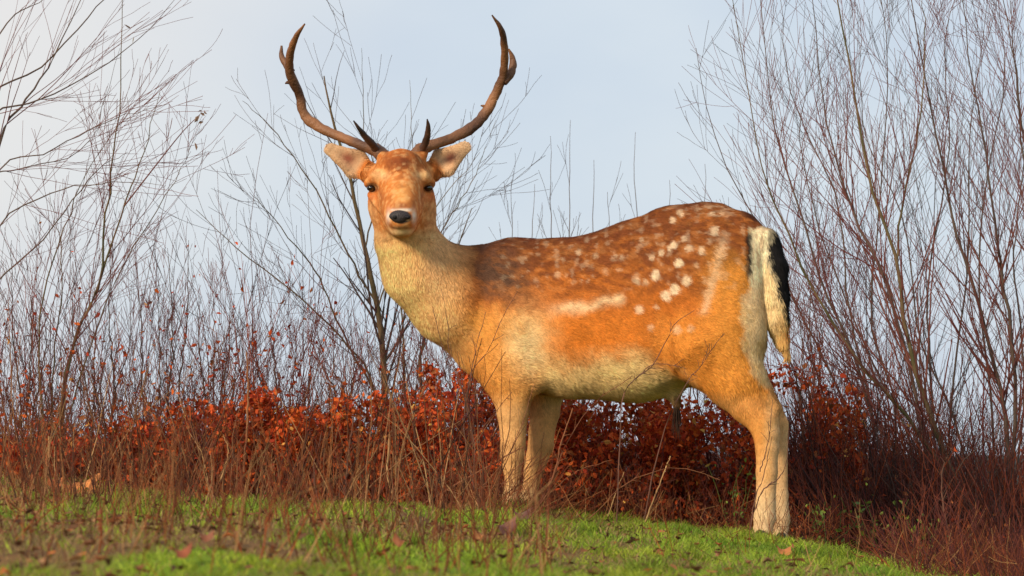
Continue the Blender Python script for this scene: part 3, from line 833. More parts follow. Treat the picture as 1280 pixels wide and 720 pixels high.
# left: arching spray from outside the frame and upright rods
shrub("bare_shrub", (-60, 640), [
    ([(-60, 640), (-55, 420), (0, 178), (31, 129), (67, 71), (110, -20)], 1.5),
    ([(-60, 640), (-70, 300), (-10, 60), (60, -6)], 1.3),
    ([(-55, 420), (-30, 150), (58, 78), (130, 0), (160, -30)], 1.0),
    ([(-55, 420), (-20, 165), (40, 129), (89, 107), (169, 53), (222, -5)], 0.9),
    ([(-60, 500), (-10, 230), (60, 190), (140, 150), (210, 130)], 0.7),
    ([(-60, 520), (-10, 300), (70, 240), (150, 228), (205, 232)], 0.7),
    ([(-60, 450), (-20, 240), (30, 210), (110, 180), (150, 60)], 0.7),
    ([(-60, 560), (-20, 380), (60, 290), (120, 215), (160, 190)], 0.8)],
    "large bare shrub arching in at the top left corner", "bare shrubs around the deer", 60, 150, 20, 24, 0.60, 0.30, 0.12, m_bark, m_red, 0.0062, 31, 0.9, 0.3)
shrub("bare_shrub", (62, 580), [
    ([(62, 580), (83, 466), (100, 408), (121, 362), (133, 267), (142, 191), (151, 111), (153, -10)], 1.3),
    ([(62, 580), (90, 440), (121, 362), (155, 258), (178, 195), (200, 115)], 1.1),
    ([(62, 580), (50, 400), (93, 249), (138, 169)], 0.8),
    ([(62, 580), (100, 470), (150, 340), (215, 230), (250, 160)], 0.7),
    ([(62, 580), (70, 430), (78, 330), (62, 240)], 0.7)],
    "tall bare shrub with one long straight rod, left of the open sky", "bare shrubs around the deer", 60, 190, 90, 30, 0.5, 0.22, 0.35, m_moss, m_red, 0.0068, 32, 1.3, 0.25)
for i, (bx, xs, yt, yy, lab) in enumerate([
        (20, [-10, 15, 40, 55], [330, 300, 350, 380], 1.6, "low twiggy shrub at the left edge of the frame"),
        (120, [95, 118, 140, 165], [330, 345, 310, 360], 1.9, "low twiggy shrub beneath the long straight rod"),
        (200, [175, 198, 215, 235], [330, 350, 310, 300], 1.5, "low twiggy shrub under the open sky left of the sapling"),
        (275, [248, 270, 290, 300], [370, 350, 360, 390], 2.0, "low twiggy shrub below the long outer branches of the sapling"),
        (350, [320, 345, 372, 392], [400, 380, 410, 400], 1.7, "low twiggy shrub just left of the sapling's trunk"),
        (420, [405, 420, 440, 452], [420, 430, 415, 440], 1.4, "low twiggy shrub at the foot of the sapling")]):
    upshoots(xs, 41 + i, lab, yy, yt, 590, n1=42, n2=110, len1=0.28, len2=0.13, twig=m_red, ang=22)
for i, (xs, yt, yy, lab) in enumerate([
        ([545, 560, 590, 610], [450, 440, 460, 445], 1.2, "twiggy shrub with red remnant leaves in front of the slim sapling"),
        ([985, 1000, 1015, 1030], [330, 380, 300, 350], 1.3, "twiggy shrub right behind the deer's tail")]):
    upshoots(xs, 51 + i, lab, yy, yt, 600, n1=70, n2=200, len1=0.3, len2=0.14, twig=m_red, ang=26)

# right thicket: stems fan out, leaning up and to the left
R_ = [
 ((1230, 712), 1.0, [([(1230, 712), (1230, 667), (1204, 620), (1167, 535), (1151, 482), (1130, 409), (1120, 320), (1087, 225), (1065, 90), (1045, -10)], 2.0),
                     ([(1230, 667), (1156, 551), (1114, 498), (1072, 451), (1010, 350), (985, 290), (960, 235), (942, 160), (915, -5)], 1.0),
                     ([(1120, 330), (1130, 245), (1150, 150), (1156, 40), (1150, -10)], 0.7)],
  "big bare shrub with a thick mossy stem forking up and over", m_moss, m_red, 71),
 ((1195, 700), 1.4, [([(1195, 700), (1130, 580), (1093, 525), (1067, 445), (1030, 360), (1005, 280), (975, 185), (965, 135), (950, -5)], 1.1),
                     ([(1195, 700), (1150, 520), (1110, 360), (1070, 275), (1050, 215), (1032, 140), (1015, -5)], 1.2)],
  "bare shrub with two long rods leaning over the deer's tail", m_bark, m_red, 72),
 ((1262, 715), 1.2, [([(1262, 715), (1262, 600), (1257, 514), (1246, 472), (1220, 366), (1195, 295), (1180, 215), (1160, 120), (1138, -8)], 1.5),
                     ([(1262, 715), (1270, 500), (1255, 360), (1250, 320), (1235, 220), (1220, 120), (1202, -8)], 1.2)],
  "bare shrub with two reddish rods near the edge of the thicket", m_bark, m_red, 73),
 ((1310, 720), 1.1, [([(1310, 720), (1300, 500), (1290, 350), (1280, 165), (1252, -8)], 1.2),
                     ([(1310, 720), (1310, 420), (1285, 250), (1270, 100), (1262, -8)], 0.9)],
  "bare shrub half cut off by the right edge of the frame", m_bark, m_red, 74),
 ((1120, 690), 1.8, [([(1120, 690), (1080, 560), (1030, 450), (995, 380), (975, 330), (900, 190), (870, 60)], 0.8),
                     ([(1120, 690), (1090, 520), (1060, 380), (1045, 250), (990, 120), (975, -5)], 0.8),
                     ([(1120, 690), (1120, 520), (1090, 400), (1100, 250), (1110, 80), (1100, -5)], 0.8)],
  "wide bare shrub whose finest twigs reach out over the rump", m_bark, m_twig, 75),
 ((1175, 705), 2.2, [([(1175, 705), (1165, 500), (1160, 350), (1185, 200), (1180, 60), (1195, -5)], 0.8),
                     ([(1175, 705), (1190, 500), (1210, 330), (1212, 180), (1235, -5)], 0.8),
                     ([(1175, 705), (1140, 560), (1085, 440), (1030, 300), (1000, 180), (1020, 60)], 0.8)],
  "upright bare shrub deep in the thicket behind the mossy stem", m_bark, m_twig, 76),
 ((1060, 690), 1.5, [([(1060, 690), (1030, 600), (1000, 520), (985, 440), (990, 400)], 0.8),
                     ([(1060, 690), (1050, 560), (1015, 450), (1000, 400)], 0.8),
                     ([(1060, 690), (1075, 560), (1060, 450), (1050, 390)], 0.8)],
  "shorter bare shrub next to the hind legs", m_bark, m_red, 77),
 ((1250, 700), 2.6, [([(1250, 700), (1240, 520), (1225, 380), (1230, 250), (1255, 100), (1248, -5)], 0.9),
                     ([(1250, 700), (1280, 500), (1268, 330), (1280, 200), (1290, 60)], 0.8),
                     ([(1250, 700), (1200, 550), (1150, 420), (1130, 280), (1080, 160), (1075, 20)], 0.8)],
  "tangled bare shrub at the very back of the thicket", m_bark, m_twig, 78)]
for base, yy, gl, lab, bk, tw, sd in R_:
    shrub("bare_shrub", base, gl, lab, "bare shrubs of the thicket", 80, 270, 90, 28, 0.62, 0.32, 0.42, bk, tw, 0.0090, sd, yy, 0.3, "shrub", 0.05)

m_crim = mat("crimson_shoots", (0.20, 0.035, 0.020), 0.8, noise=4, c2=(0.10, 0.03, 0.02))
m_dkst0 = mat("brown_stems", (0.13, 0.05, 0.025), 0.85, noise=6, c2=(0.30, 0.14, 0.06))
# low tangle of fine red shoots in front of and among the thicket
m_stems = mat("dry_stem_mix", rough=0.85, attr=True, spec=0.15)
def stem_cols(m, n, rng):
    pal = {"dry_stalks": [(.17, .045, .02), (.30, .12, .045), (.09, .025, .014), (.42, .22, .09), (.26, .06, .02)], "red_twigs": [(.12, .03, .024), (.18, .05, .03), (.07, .022, .02), (.26, .055, .02)],
           "crimson_shoots": [(.20, .035, .02), (.10, .025, .018), (.28, .06, .02)], "grey_twigs": [(.065, .042, .04), (.10, .062, .05), (.13, .045, .03)], "brown_stems": [(.12, .045, .022), (.22, .10, .045), (.06, .025, .016), (.36, .20, .09)]}[m.name]
    w = np.array([4, 2.4, 3, 1, 2, 1][:len(pal)], float)
    return np.array(pal)[rng.choice(len(pal), n, p=w / w.sum())] * rng.uniform(.6, 1.35, (n, 1))
def tangle(name, x0, x1, y0, y1, n, h0, h1, lean, seed, m, r=0.0022, sway=0.25, kk=7, branch=0, floor=0.0):
    rng = np.random.default_rng(seed)
    px = rng.uniform(x0, x1, n); yy = rng.uniform(y0, y1, n)
    X = (px - 640) / F * (yy - CAMY)
    Z = ground_z(X, yy) - 0.02
    h = rng.uniform(h0, h1, n) * (0.6 + 0.8 * vnoise(np.stack([X, yy], 1), 2.5, seed))
    d = unit(np.stack([rng.normal(lean, sway, n), rng.normal(0, sway, n), np.ones(n)], 1))
    p = np.stack([X, yy, Z], 1); o = [p]
    for s in range(kk - 1):
        d = unit(d + rng.normal(0, 0.09, (n, 3)))
        p = p + d * (h / (kk - 1))[:, None]; o.append(p)
    q_ = np.stack(o, 1)
    rad = r * rng.uniform(0.6, 1.5, n)[:, None] * np.linspace(1, 0.3, kk)[None]
    parts = [tubes(q_, rad, 3)]
    c_ = [np.repeat(stem_cols(m, n, rng), kk * 3, axis=0)]
    if branch:
        p2, r2 = children(q_, rad, branch, 0.25, 0.95, 30, 0.16, 5, 0.2, 0.1, 0.7, rng)
        parts.append(tubes(p2, r2, 3)); c_.append(np.repeat(stem_cols(m, branch, rng), 15, axis=0))
    v, q = join(parts)
    return mesh_obj(name, v, [q], m_stems, col=np.concatenate(c_), kind="stuff", label="fine brushwood of dry shoots around the deer"), q_
_, tgL = tangle("dry_undergrowth", -60, 640, 0.3, 2.2, 420, 0.10, 0.6, 0.0, 101, m_stalk, 0.0016, 0.55, 7, 1900)
_, tgL2 = tangle("dry_undergrowth", -60, 640, 0.5, 2.6, 800, 0.20, 0.95, 0.05, 102, m_red, 0.0016, 0.35, 7, 3600)
tangle("dry_undergrowth", -60, 640, 1.0, 3.4, 260, 0.35, 1.35, 0.0, 108, m_twig, 0.0017, 0.28, 8, 1100)
_, tgM = tangle("dry_undergrowth", 600, 1040, 0.35, 2.0, 1000, 0.15, 0.5, -0.3, 103, m_red, 0.0018, 0.8, 7, 2800)
tangle("dry_undergrowth", 560, 1040, 1.2, 3.4, 1600, 0.3, 0.75, -0.1, 109, m_crim, 0.0028, 0.5, 7, 3000)
_, tgR = tangle("dry_undergrowth", 1000, 1330, 0.3, 2.6, 1900, 0.2, 0.75, -0.35, 104, m_red, 0.0018, 0.40, 7, 4200)
_, tgR2 = tangle("dry_undergrowth", 1000, 1330, 0.5, 3.5, 1700, 0.3, 0.9, -0.3, 105, m_twig, 0.0020, 0.42, 7, 3000)
tangle("dry_undergrowth", 960, 1340, 0.8, 3.8, 2200, 0.25, 0.75, -0.2, 110, m_crim, 0.0026, 0.5, 7, 3000)
# stray stems standing in the grass in front of the brushwood
tangle("dry_undergrowth", -20, 620, -2.4, 0.4, 300, 0.12, 0.5, 0.0, 106, m_dkst0, 0.0022, 0.22, 7, 260)
tangle("dry_undergrowth", 1110, 1400, -2.6, 0.3, 420, 0.08, 0.3, -0.2, 118, m_red, 0.0018, 0.5, 7, 900)
tangle("dry_undergrowth", 1130, 1400, -2.6, 0.3, 200, 0.06, 0.2, -0.2, 119, m_stalk, 0.0018, 0.6, 7, 500)
tangle("dry_undergrowth", -20, 480, -4.6, -1.8, 90, 0.10, 0.26, 0.0, 107, m_dkst0, 0.0014, 0.25, 7, 110)

# ------------------------------------------------------------------ leaves
m_leaf = mat("dead_leaf", rough=0.7, attr=True, spec=0.15, trans=0.25)
LEAF = np.array([[0, 0, 0], [0.30, 0.22, 0.05], [0.62, 0.26, 0.07], [1.0, 0, 0.0], [0.62, -0.26, 0.07], [0.30, -0.22, 0.05], [0.5, 0, -0.03]])
LF = np.array([[0, 1, 6], [1, 2, 6], [2, 3, 6], [3, 4, 6], [4, 5, 6], [5, 0, 6]])
def leaves(p, size, cols, rng, droop=0.3, flat=False):
    n = len(p)
    if flat:
        a = unit(np.stack([rng.normal(size=n), rng.normal(size=n), rng.normal(0, .18, n)], 1)); nn_ = unit(np.stack([rng.normal(0, .35, n), rng.normal(0, .35, n), np.ones(n)], 1))
    else:
        a = unit(rng.normal(size=(n, 3)) + np.array([0, 0, -droop])); nn_ = unit(rng.normal(size=(n, 3)))
    b = unit(np.cross(nn_, a)); c = np.cross(a, b)
    sz = size * rng.uniform(0.6, 1.3, n)
    curl = rng.uniform(-2.5, 2.5, n)
    l = LEAF[None] * np.ones((n, 1, 1))
    l = l.copy(); l[:, :, 2] += curl[:, None] * 0.12 * (l[:, :, 0] - 0.5) ** 2 * 2; l[:, :, 2] *= rng.uniform(0.5, 3, n)[:, None]
    l[:, 1:6, :2] += rng.normal(0, 0.05, (n, 5, 2))
    v = p[:, None] + sz[:, None, None] * (l[:, :, 0:1] * a[:, None] + l[:, :, 1:2] * b[:, None] + l[:, :, 2:3] * c[:, None])
    f = (np.arange(n)[:, None, None] * 7 + LF[None]).reshape(-1, 3)
    return v.reshape(-1, 3), f, np.repeat(cols, 7, axis=0)

def leaf_cols(n, rng, pal, w):
    i = rng.choice(len(pal), n, p=np.array(w) / sum(w))
    return np.array(pal)[i] * rng.uniform(0.6, 1.3, (n, 1))
PAL = [(.55, .085, .020), (.60, .12, .022), (.34, .04, .016), (.40, .13, .045), (.76, .34, .08)]

def beech(cx, yy, wpx, top, bot, n, label, seed, w=(4, 2.5, 3, 1.2, .5)):
    rng = np.random.default_rng(seed)
    b = P(cx, bot, yy); b[2] = float(ground_z(b[0], b[1]))
    t = empty("beech_bush", tuple(b), label, "bush", "rust-leaved beech bushes")
    topz = P(cx, top, yy)[2]; H = topz - b[2]; Wd = wpx / F * (yy - CAMY) / 2
    ns = 12
    d = np.stack([rng.normal(0, 0.30, ns), rng.normal(0, 0.25, ns), np.ones(ns)], 1)
    foot = b + np.stack([rng.uniform(-Wd, Wd, ns) * 0.6, rng.uniform(-.15, .15, ns), np.full(ns, -0.02)], 1)
    tt = np.linspace(0, 1, 8)[None, :, None]
    pts = foot[:, None] + d[:, None] * tt * H * rng.uniform(0.7, 1.0, (ns, 1, 1)) + rng.normal(0, .008, (ns, 8, 3))
    rad = 0.005 * np.linspace(1, .3, 8)[None] * np.ones((ns, 1))
    p1, r1 = children(pts, rad, 90, .15, .98, 45, 0.22, 5, 0.2, .15, .6, rng)
    for s in range(ns):
        if s < 4:
            v, q = tubes(pts[s:s + 1], rad[s:s + 1], 5); mesh_obj("stem", v, [q], m_stalk, t)
    v, q = join([tubes(pts[4:], rad[4:], 4), tubes(p1, r1, 3)])
    mesh_obj("twigs", v, [q], m_red, t, kind="stuff")
    # leaves in clumps
    u = rng.uniform(-1, 1, n * 3); hh = rng.random(n * 3) ** 0.8; dd = rng.uniform(-1, 1, n * 3)
    p = np.stack([b[0] + u * Wd * 1.15, b[1] + dd * 0.28, b[2] + hh * H * (1 - 0.25 * u ** 2)], 1)
    keep = vnoise(p, 9, seed) + 0.25 * vnoise(p, 25, seed + 1) - 0.25 * hh ** 3
    p = p[np.argsort(-keep)[:n]]
    cl = vnoise(p, 6, seed + 5)[:, None]
    v, f, c = leaves(p, 0.025, leaf_cols(n, rng, PAL, w) * (0.5 + 1.0 * cl), rng)
    mesh_obj("foliage", v, [f], m_leaf, t, smooth=False, col=np.clip(c, 0.004, .8), kind="stuff")
for i, a in enumerate([
    (30, 0.75, 150, 525, 610, 900, "thin rusty beech bush at the left edge behind the orange leaf heap", (4, 1.5, 4, 2, .2)),
    (140, 0.7, 150, 520, 612, 1000, "sparse rusty beech bush behind the bare rods", (4, 1.5, 4, 2, .2)),
    (240, 0.7, 140, 500, 615, 1200, "rusty beech bush left of the sapling, under the open sky", (4, 2, 4, 1.5, .2)),
    (335, 0.65, 140, 488, 618, 1500, "tall rusty beech bush under the sapling's outer branches", (4, 3, 3, 1, .3)),
    (440, 0.6, 160, 495, 622, 2300, "dense bright rust beech bush at the foot of the sapling", (4, 4, 2, 1, .6)),
    (560, 0.7, 160, 450, 630, 1900, "rust beech bush in front of the deer's chest", (5, 2.5, 3, 1, .4)),
    (680, 0.75, 150, 445, 645, 2100, "dark rust beech bush between and beside the forelegs", (5, 2, 3, 1, .3)),
    (780, 0.8, 170, 450, 660, 3000, "dense rust beech bush under the deer's belly", (5, 3.5, 3, 1, .7)),
    (890, 0.8, 160, 440, 672, 2400, "dark rust beech bush before the hind legs", (5, 1.5, 4, 1, .2)),
    (1005, 0.9, 120, 440, 685, 1500, "rusty beech bush behind the hock and hind feet", (5, 2, 3, 1, .2))]):
    beech(*a[:5], int(a[5] * 2.0), a[6], 200 + i, a[7])
# remnant leaves caught on the dry shoots
def remnants(src, n, seed, size=0.020, tmin=2):
    rng = np.random.default_rng(seed)
    i = rng.integers(0, src.shape[0], n); k = np.minimum(rng.integers(tmin, src.shape[1], n), rng.integers(tmin, src.shape[1], n))
    p = src[i, k] + rng.normal(0, .004, (n, 3))
    v, f, c = leaves(p, size, leaf_cols(n, rng, PAL, (4, 2, 4, 3, .3)), rng)
    mesh_obj("remnant_leaves", v, [f], m_leaf, smooth=False, col=np.clip(c, .004, .8), kind="stuff", label="withered leaves still hanging on the dry shoots")
remnants(tgL, 3800, 301, 0.021, 1); remnants(tgL2, 4200, 302, 0.021, 1); remnants(tgM, 2200, 303, 0.018, 1); remnants(tgR, 700, 304, 0.02)

# litter on the ground
rng = np.random.default_rng(400)
n = 4200
yy = rng.uniform(-8.5, 1.2, n) ; xx = rng.uniform(-0.16, 0.16, n) * (yy - CAMY)
gg = greenness(xx, yy); keep = rng.random(n) > gg * 0.78
xx, yy = xx[keep], yy[keep]
p = np.stack([xx, yy, ground_z(xx, yy) + 0.012 + 0.02 * rng.random(len(xx))], 1)
v, f, c = leaves(p, 0.023, leaf_cols(len(p), rng, [(.22, .09, .04), (.34, .13, .05), (.13, .06, .03), (.40, .20, .09), (.45, .14, .04)], (4, 2, 4, 1, .6)), rng, flat=True)
mesh_obj("fallen_leaves", v, [f], m_leaf, smooth=False, col=np.clip(c, .004, .8), kind="stuff", label="brown leaf litter scattered through the grass")
# conspicuous single leaves
for i, (px, py, yy_, sz, colr, lab) in enumerate([
    (97, 616, -1.2, 0.13, (.85, .30, .08), "big bright orange curled leaf on the grass at the left"),
    (70, 609, -1.1, 0.06, (.60, .17, .05), "small orange leaf lying beside the big bright orange one"),
    (36, 603, -0.9, 0.05, (.55, .16, .05), "small orange leaf nearest the left edge of the frame"),
    (228, 708, -4.6, 0.028, (.40, .11, .05), "reddish brown leaf low in the grass at the bottom edge"),
    (258, 686, -3.9, 0.026, (.34, .12, .06), "curled brown leaf standing just above the reddish leaf"),
    (600, 681, -3.0, 0.03, (.42, .16, .05), "tan leaf lying on grass below the forelegs"),
    (980, 698, -1.0, 0.042, (.62, .22, .07), "orange leaf lying on grass below the hind feet"),
    (633, 668, -0.8, 0.055, (.24, .10, .08), "dark brown curled leaf right in front of the forefeet"),
    (652, 652, -0.5, 0.05, (.20, .08, .06), "dark dry leaf standing against the near forefoot"),
    (500, 690, -3.4, 0.028, (.40, .13, .05), "small rust leaf in the grass below the pale stalk")]):
    rng = np.random.default_rng(500 + i)
    b = ground_hit(px, py + 4) + np.array([0, 0, 0.03])
    vs, fs, cs = [], [], []
    e = np.linspace(0, 2 * np.pi, 15)[:-1]
    rr = (0.5 + 0.07 * np.sin(5 * e) + rng.normal(0, .05, 14)) * sz
    ring = np.stack([rr * 1.15 * np.cos(e), rr * 0.7 * np.sin(e), 0.35 * sz * np.cos(2 * e) + rng.normal(0, .04, 14) * sz], 1)
    mid_ = ring * 0.5; mid_[:, 2] = ring[:, 2] * 0.2
    v = np.concatenate([ring, mid_, [[0, 0, -0.04 * sz]]])
    tilt = math.radians(rng.uniform(18, 50)); spin = rng.uniform(-.8, .8); v = np.stack([v[:, 0] * math.cos(spin) - v[:, 1] * math.sin(spin), v[:, 0] * math.sin(spin) + v[:, 1] * math.cos(spin), v[:, 2]], 1)
    v = np.stack([v[:, 0], v[:, 1] * math.cos(tilt) - v[:, 2] * math.sin(tilt) * 0.4, v[:, 1] * math.sin(tilt) + v[:, 2] * math.cos(tilt)], 1) + b
    j = np.arange(14); jn = (j + 1) % 14
    qd = np.stack([j, jn, jn + 14, j + 14], 1); tr_ = np.stack([j + 14, jn + 14, np.full(14, 28)], 1)
    mesh_obj("dry_leaf", v, [qd, tr_], mat("leaf_tint", colr, 0.65, noise=40, c2=tuple(min(1, c * 0.6) for c in colr), trans=0.2), smooth=False, label=lab, category="leaf", group="conspicuous fallen leaves")
# withered leaves on the twig tips against the sky
for i, (px, py, sz, yy_, lab) in enumerate([
    (250, 141, 0.030, 0.9, "withered leaf cluster at the tip of a twig against open sky"),
    (243, 178, 0.025, 0.9, "tiny withered bud below the leaf cluster against open sky"),
    (155, 30, 0.035, 0.9, "narrow dark withered leaf on the long straight rod"),
    (168, 45, 0.03, 0.9, "yellowish withered leaf next to the dark one on the rod")]):
    rng = np.random.default_rng(600 + i)
    b = P(px, py, yy_)
    k = 6 if i == 0 else 1
    p = b + rng.normal(0, 0.014 if k > 1 else 0.001, (k, 3))
    v, f, c = leaves(p, sz, np.tile([(.26, .16, .11) if i != 3 else (.45, .28, .06)], (k, 1)), rng)
    if k > 1:
        lc = empty("leaf_cluster", tuple(b), lab, "leaves")
        for q_i in range(k):
            mesh_obj("leaf", v[q_i * 7:q_i * 7 + 7], [LF], m_leaf, lc, smooth=False, col=c[:7])
    else:
        mesh_obj("withered_leaf", v, [f], m_leaf, smooth=False, col=c, label=lab, category="leaf")
    if i == 0:
        pts = resample(np.array([P(155, 258, 1.2), P(200, 200, 1.1), P(228, 165, 1.0), P(250, 143, .9)]), 14)
        tv_, tq_ = tubes(pts[None], np.linspace(0.003, 0.0012, 14)[None], 5)
        mesh_obj("bare_twig", tv_, [tq_], m_red, label="thin twig carrying the withered leaf cluster", category="twig")

# ------------------------------------------------------------------ grass and moss
def grass():
    rng = np.random.default_rng(700)
    n = 300000
    yy = -8.3 + 9.6 * rng.random(n) ** 0.8
    xx = rng.uniform(-0.155, 0.155, n) * (yy - CAMY)
    g_ = greenness(xx, yy)
    keep = rng.random(n) < (0.35 + 0.65 * g_)
    xx, yy, g_ = xx[keep], yy[keep], g_[keep]; n = len(xx)
    clump = vnoise(np.stack([xx, yy], 1), 14, 71)
    h = (0.008 + 0.030 * clump ** 1.5) * rng.uniform(0.5, 1.6, n) * np.interp(yy, [-8, -3], [0.55, 1.0])
    a = rng.uniform(0, 2 * np.pi, n)
    w = rng.uniform(0.0010, 0.0024, n) * np.interp(yy, [-8, -3], [0.6, 1.0])
    z = ground_z(xx, yy) - 0.003
    b = np.stack([xx, yy, z], 1)
    side = np.stack([np.cos(a), np.sin(a), 0 * a], 1) * w[:, None]
    lean = np.stack([rng.normal(0, .6, n), rng.normal(0, .6, n), np.ones(n)], 1) * h[:, None]
    m_ = b + lean * 0.55; t = b + lean + np.stack([rng.normal(0, .5, n), rng.normal(0, .5, n), -0.2 * np.ones(n)], 1) * h[:, None] * 0.5
    v = np.stack([b - side, b + side, m_ - side * .8, m_ + side * .8, t], 1).reshape(-1, 3)
    i = np.arange(n)[:, None] * 5
    hue = vnoise(np.stack([xx, yy], 1), 4, 73)[:, None]
    c = np.array([.20, .34, .03]) * hue + np.array([.40, .42, .04]) * (1 - hue)
    dead = (rng.random(n) < 0.10 + 0.62 * (1 - g_))[:, None]
    lum = (0.45 + 1.0 * fbm(np.stack([xx, yy], 1), 5.5, 75, 3))[:, None]
    c = np.where(dead, np.array([.34, .22, .09]), c * lum) * rng.uniform(0.55, 1.25, (n, 1))
    return mesh_obj("grass", v, [i + np.array([[0, 1, 3, 2]]), i + np.array([[2, 3, 4]])], mat("grass_blade", rough=0.6, attr=True, spec=0.2, trans=0.3), smooth=False, col=np.repeat(c, 5, axis=0), kind="stuff", label="short mossy green grass on the bank")
grass()
tangle("grass_stalks", -20, 700, -6.5, 0.3, 900, 0.04, 0.24, 0.0, 111, m_stalk, 0.0014, 0.35, 6, 300)
tangle("grass_stalks", 700, 1300, -4.5, 0.2, 120, 0.04, 0.14, 0.0, 112, m_stalk, 0.0012, 0.4, 6, 60)
tangle("grass_stalks", 560, 1100, 0.0, 0.5, 500, 0.05, 0.2, 0.0, 113, m_stalk, 0.0014, 0.7, 6, 400)
tangle("grass_stalks", 590, 720, -0.6, -0.2, 60, 0.08, 0.3, 0.3, 114, m_stalk, 0.0016, 0.7, 7, 110)
tangle("grass_stalks", 600, 690, -0.25, -0.1, 90, 0.02, 0.07, 0.0, 115, m_dkst0, 0.0018, 0.9, 5, 100)
tangle("grass_stalks", 920, 1010, -0.5, -0.1, 50, 0.03, 0.12, 0.0, 116, m_stalk, 0.0014, 0.6, 6, 60)
# taller tufts round the hooves
def tuft(px, py, yy_, n, seed):
    rng = np.random.default_rng(seed)
    b0 = P(px, py, yy_)
    p = np.stack([b0[0] + rng.normal(0, .035, n), b0[1] + rng.normal(0, .03, n)], 1)
    b = np.stack([p[:, 0], p[:, 1], ground_z(p[:, 0], p[:, 1]) - 0.004], 1)
    h = rng.uniform(.02, .06, n)[:, None]
    d = np.stack([rng.normal(0, .35, n), rng.normal(0, .35, n), np.ones(n)], 1) * h
    a = rng.uniform(0, 6.28, n); sd = np.stack([np.cos(a), np.sin(a), 0 * a], 1) * 0.0016
    v = np.stack([b - sd, b + sd, b + d * .6 - sd * .7, b + d * .6 + sd * .7, b + d + np.stack([rng.normal(0, .3, n), rng.normal(0, .3, n), -.2 * np.ones(n)], 1) * h * .4], 1).reshape(-1, 3)
    i = np.arange(n)[:, None] * 5
    c = np.where(rng.random((n, 1)) < .35, np.array([[.34, .22, .09]]), np.array([[.26, .36, .025]])) * rng.uniform(.5, 1.2, (n, 1))
    return v, i, c
vs, qs, ts, cs, off = [], [], [], [], 0
for k_, (a_, b_, c_) in enumerate([(631, 648, -.32 + .2), (656, 648, .2), (950, 678, -.34), (976, 680, -.16), (940, 680, -.3), (640, 648, -.1)]):
    v, i, c = tuft(a_, b_, c_, 260, 900 + k_)
    vs.append(v); qs.append(i + np.array([[0, 1, 3, 2]]) + off); ts.append(i + np.array([[2, 3, 4]]) + off); cs.append(np.repeat(c, 5, axis=0)); off += len(v)
mesh_obj("grass_tufts", np.concatenate(vs), [np.concatenate(qs), np.concatenate(ts)], bpy.data.materials["grass_blade"], smooth=False, col=np.concatenate(cs), kind="stuff", label="longer grass blades around the deer's feet")

# ------------------------------------------------------------------ single stalks and twigs in front of the deer
m_pale = mat("pale_stalk", (0.50, 0.29, 0.12), 0.8, noise=12, c2=(0.34, 0.17, 0.07))
m_dkst = mat("dark_stalk", (0.10, 0.045, 0.03), 0.8, noise=12, c2=(0.17, 0.07, 0.045))
def stalk(name, lines, yy_, m, label, cat="twig", sprigs=0, seed=1, group="single stalks and twigs"):
    rng = np.random.default_rng(seed)
    parts = []; ms = []
    for pts, r0_, r1_ in lines:
        w = resample(np.array([P(a, b, yy_) for a, b in pts]), 20, 0.0012, rng)
        rad = np.linspace(r0_, r1_, 20) * (1 + 0.15 * rng.normal(size=20))
        parts.append(tubes(w[None], rad[None], 6)); ms.append((w, rad))
    if sprigs:
        A_ = np.stack([m_[0] for m_ in ms]); B_ = np.stack([m_[1] for m_ in ms])
        p1, r1 = children(A_, B_, sprigs, .3, .98, 45, 0.05, 4, 0.0, .15, .8, rng)
        parts.append(tubes(p1, r1, 3))
    v, q = join(parts)
    return mesh_obj(name, v, [q], m, label=label, category=cat, group=group)
fy_ = -0.45
stalk("bramble_stem", [([(770, 668), (775, 560), (778, 498), (793, 475), (813, 459), (834, 424), (844, 404), (868, 388)], .0026, .001), ([(793, 475), (816, 456), (844, 457), (858, 461)], .0018, .0008)], fy_, m_dkst, "thorny twig arching across the flank towards the thigh spots", sprigs=14, seed=1)
stalk("bramble_stem", [([(800, 672), (830, 540), (858, 480), (875, 459), (889, 438), (906, 417)], .0022, .0009), ([(875, 459), (884, 438), (881, 424)], .0013, .0007)], fy_, m_dkst, "short forked twig crossing the top of the hind leg", sprigs=12, seed=2)
stalk("thin_twig", [([(600, 672), (590, 540), (572, 473), (551, 424), (541, 383)], .0024, .0009), ([(590, 540), (574, 473), (561, 438), (560, 404), (551, 358)], .0018, .0008)], fy_, m_dkst, "forked thin twig crossing the base of the neck", sprigs=6, seed=3)
stalk("thin_twig", [([(606, 672), (580, 540), (588, 473), (596, 431), (607, 390)], .0022, .0009), ([(584, 500), (589, 466), (610, 438), (627, 400), (647, 364)], .0018, .0008)], fy_, m_dkst, "forked thin twig slanting up over the shoulder", sprigs=6, seed=4)
stalk("dry_stalk", [([(486, 640), (495, 631), (485, 596), (487, 543)], .0042, .003)], -0.3, m_pale, "pale broken stalk standing clear of the rusty bush", "stalk", seed=5)
stalk("dry_stalk", [([(471, 668), (541, 623), (623, 576), (655, 558)], .004, .0016)], -0.5, m_stalk, "long slanting stalk reaching towards the forelegs", "stalk", 8, 6)
stalk("dry_stalk", [([(440, 660), (500, 622), (560, 590), (600, 540), (640, 490)], .003, .001)], -0.35, m_stalk, "slim branched stalk behind the long slanting one", "stalk", 14, 7)
stalk("dry_stalk", [([(622, 668), (665, 640), (690, 600), (700, 560), (716, 510)], .0045, .0018), ([(609, 662), (615, 630), (640, 590), (670, 570)], .0028, .001)], -0.4, m_stalk, "crooked branching stalk in front of both forefeet", "stalk", 14, 8)
stalk("dry_stalk", [([(805, 656), (822, 612), (838, 570)], .0032, .002)], -0.2, m_pale, "short tan stalk leaning under the belly", "stalk", 0, 9)
